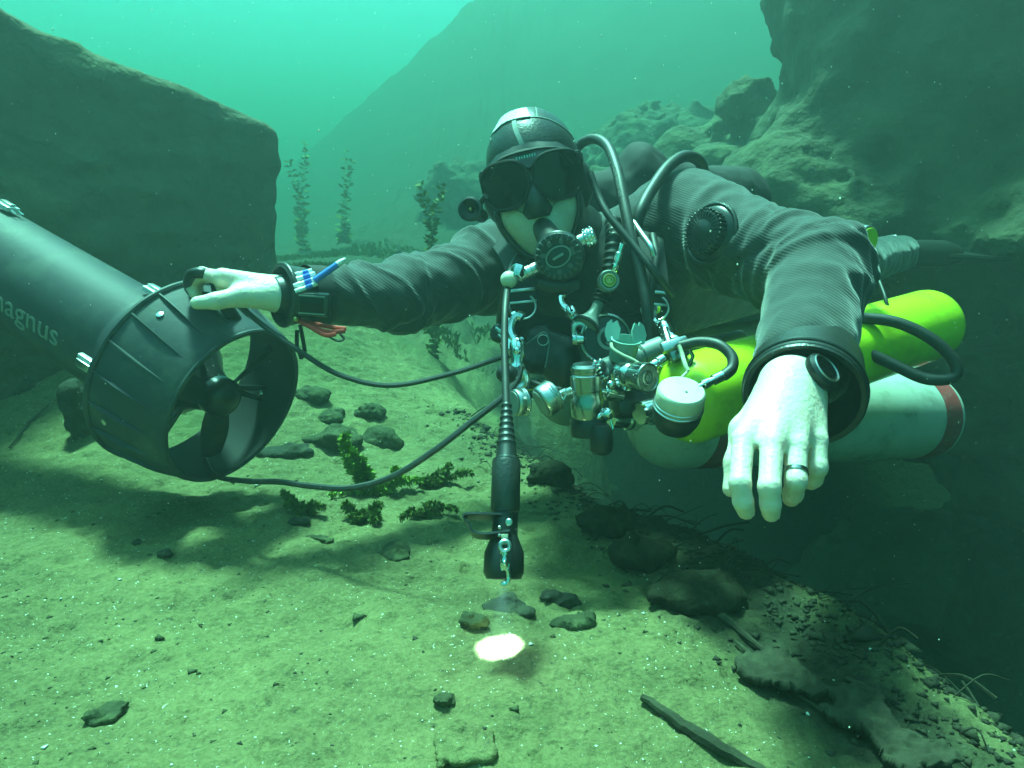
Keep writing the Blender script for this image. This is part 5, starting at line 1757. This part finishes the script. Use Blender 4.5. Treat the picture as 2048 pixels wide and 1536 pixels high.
part('hull', MB().lathe(Ms, [(0, -1.02), (0.03, -1.015), (0.07, -0.985), (0.095, -0.93), (RH, -0.86), (RH, -0.10), (RH - 0.002, -0.095), (RH - 0.002, -0.088), (RH, -0.083), (RH - 0.002, -0.05), (0.09, 0.0), (0.07, 0.03)], 72), M['scooter'], sc)
part('motor_cone', MB().lathe(Ms, [(0.085, 0.0), (0.075, 0.03), (0.046, 0.065), (0.036, 0.092)], 40), M['plastic'], sc)
part('hub', MB().lathe(Ms, [(0.035, 0.092), (0.036, 0.096), (0.036, 0.118), (0.028, 0.130), (0.014, 0.138), (0, 0.140)], 32), M['plastic'], sc)
for k in range(3):
    a0 = 2 * math.pi * k / 3 + 1.35
    v, f = [], []
    for j in range(8):
        r = 0.032 + 0.098 * j / 7
        wd = 0.017 + 0.012 * math.sin(math.pi * (0.2 + 0.75 * j / 7))
        pit = 0.95 - 0.55 * j / 7
        for s, th in ((-1, 0.0), (-0.4, 0.003), (0.4, 0.003), (1, 0.0), (0.4, -0.003), (-0.4, -0.003)):
            tan_, axl = s * wd * math.cos(pit), s * wd * math.sin(pit) * 0.6
            aa = a0 + (tan_ - th * math.sin(pit)) / r
            v.append(Ms @ Vector((r * math.cos(aa), r * math.sin(aa), 0.105 + axl + th * math.cos(pit))))
    for j in range(7):
        for i in range(6):
            f.append((j * 6 + i, j * 6 + (i + 1) % 6, (j + 1) * 6 + (i + 1) % 6, (j + 1) * 6 + i))
    f.append(tuple(42 + i for i in range(6)))
    part('propeller_blade', MB().add(v, f), M['plastic'], sc)
for k in range(3):
    a = 2 * math.pi * k / 3 + 0.45
    for da in (-0.075, 0.075):
        p0 = Ms @ Vector((0.05 * math.cos(a), 0.05 * math.sin(a), 0.062))
        p1 = Ms @ Vector(((RA - 0.022) * math.cos(a + da), (RA - 0.022) * math.sin(a + da), 0.075))
        part('strut', MB().tube([p0, p1], 0.0058, 8), M['plastic'], sc)
    q = Ms @ Vector(((RA - 0.026) * math.cos(a), (RA - 0.026) * math.sin(a), 0.075))
    part('bolt', MB().ball(Matrix.Translation(q), 0.0055, n=10, m=8), M['chrome'], sc)
# screw heads on the ribbed band
for a, z in ((2.05, 0.035), (0.8, 0.04), (2.75, 0.03)):
    r = RA + (RB - RA) * z / LD
    q = Ms @ Vector((r * math.cos(a), r * math.sin(a), z))
    part('bolt', MB().lathe(frame(q, q - Ms @ Vector((0, 0, z))), [(0.006, -0.001), (0.006, 0.002), (0.003, 0.003), (0, 0.003)], 14), M['steel'], sc)


def surf_ang(px, py, r=RH):
    """angle round the hull of the point seen at a pixel"""
    d = (C(px, py, 1.0) - CAM).normalized()
    Mi = Ms.inverted()
    o_, dd = Mi @ CAM, (Mi.to_3x3() @ d)
    a, b, c_ = dd.x ** 2 + dd.y ** 2, 2 * (o_.x * dd.x + o_.y * dd.y), o_.x ** 2 + o_.y ** 2 - r * r
    disc = b * b - 4 * a * c_
    t = (-b - math.sqrt(max(disc, 0))) / (2 * a)
    q = o_ + dd * t
    return math.atan2(q.y, q.x), q.z


# over-centre latches
for px, py in ((318, 600), (196, 732), (20, 428)):
    a, z = surf_ang(px, py)
    er, et = Vector((math.cos(a), math.sin(a), 0)), Vector((-math.sin(a), math.cos(a), 0))
    Rm = Ms.to_3x3()
    q = Ms @ Vector((RH * math.cos(a), RH * math.sin(a), z))
    Ml_ = frame(q + (Rm @ er) * 0.010, Rm @ er, sa)
    lt = part('latch', MB().box(Ml_ @ Matrix.Translation((-0.012, 0, 0.001)), 0.042, 0.026, 0.010, 0.002), M['alu'], sc)
    part('latch_lever', MB().box(Ml_ @ Matrix.Translation((-0.012, 0, 0.009)), 0.034, 0.013, 0.004, 0.001), M['steel'], lt)
    part('latch_wire', MB().tube([Ml_ @ Vector((0.004, s, 0.002)) for s in (-0.007,)] + [Ml_ @ Vector((0.028, -0.007, 0.0)), Ml_ @ Vector((0.028, 0.007, 0.0)), Ml_ @ Vector((0.004, 0.007, 0.002))], 0.0015, 6), M['chrome'], lt)

# name on the hull
tv, tf = text_mesh('magnus', 0.066, 0.0005)
a_t, z_t = surf_ang(116, 676)
xm = max(p.x for p in tv)
v = []
for p in tv:
    aa = a_t + (p.y) / RH * 0.9
    v.append((aa, z_t - (xm - p.x) * 1.05, p.z))
# choose the reading direction: letters upright as seen from the camera
q0 = Ms @ Vector((RH * math.cos(a_t), RH * math.sin(a_t), z_t))
q1 = Ms @ Vector((RH * math.cos(a_t + 0.1), RH * math.sin(a_t + 0.1), z_t))
if (q1 - q0).dot(UP) < 0:
    v = [(a_t - (aa - a_t), z, h_) for aa, z, h_ in v]
part('lettering', MB().add([Ms @ Vector(((RH + 0.0008 + h_) * math.cos(aa), (RH + 0.0008 + h_) * math.sin(aa), z)) for aa, z, h_ in v], tf), M['greyprint'], sc)

# grip ring under the right hand and the hanging strap loop
hd = path([(436, 588, 1.16), (428, 560, 1.13), (404, 546, 1.11), (382, 550, 1.12), (378, 572, 1.15), (392, 590, 1.18), (415, 594, 1.18)], 6)
part('handle', MB().tube(hd, 0.0088, 10), M['rubber'], sc)
part('handle_mount', MB().tube([C(436, 590, 1.16), C(470, 640, 1.2)], 0.012, 10), M['plastic'], sc)
st = path([(600, 650, 1.15), (606, 680, 1.15), (609, 705, 1.15), (600, 712, 1.16), (594, 690, 1.17), (594, 660, 1.17)], 6)
solo('strap_loop', MB().ribbon(st, RT, 0.010, 0.004), M['webbing'], st[0], 'black strap loop hanging below the forearm clip', 'strap')
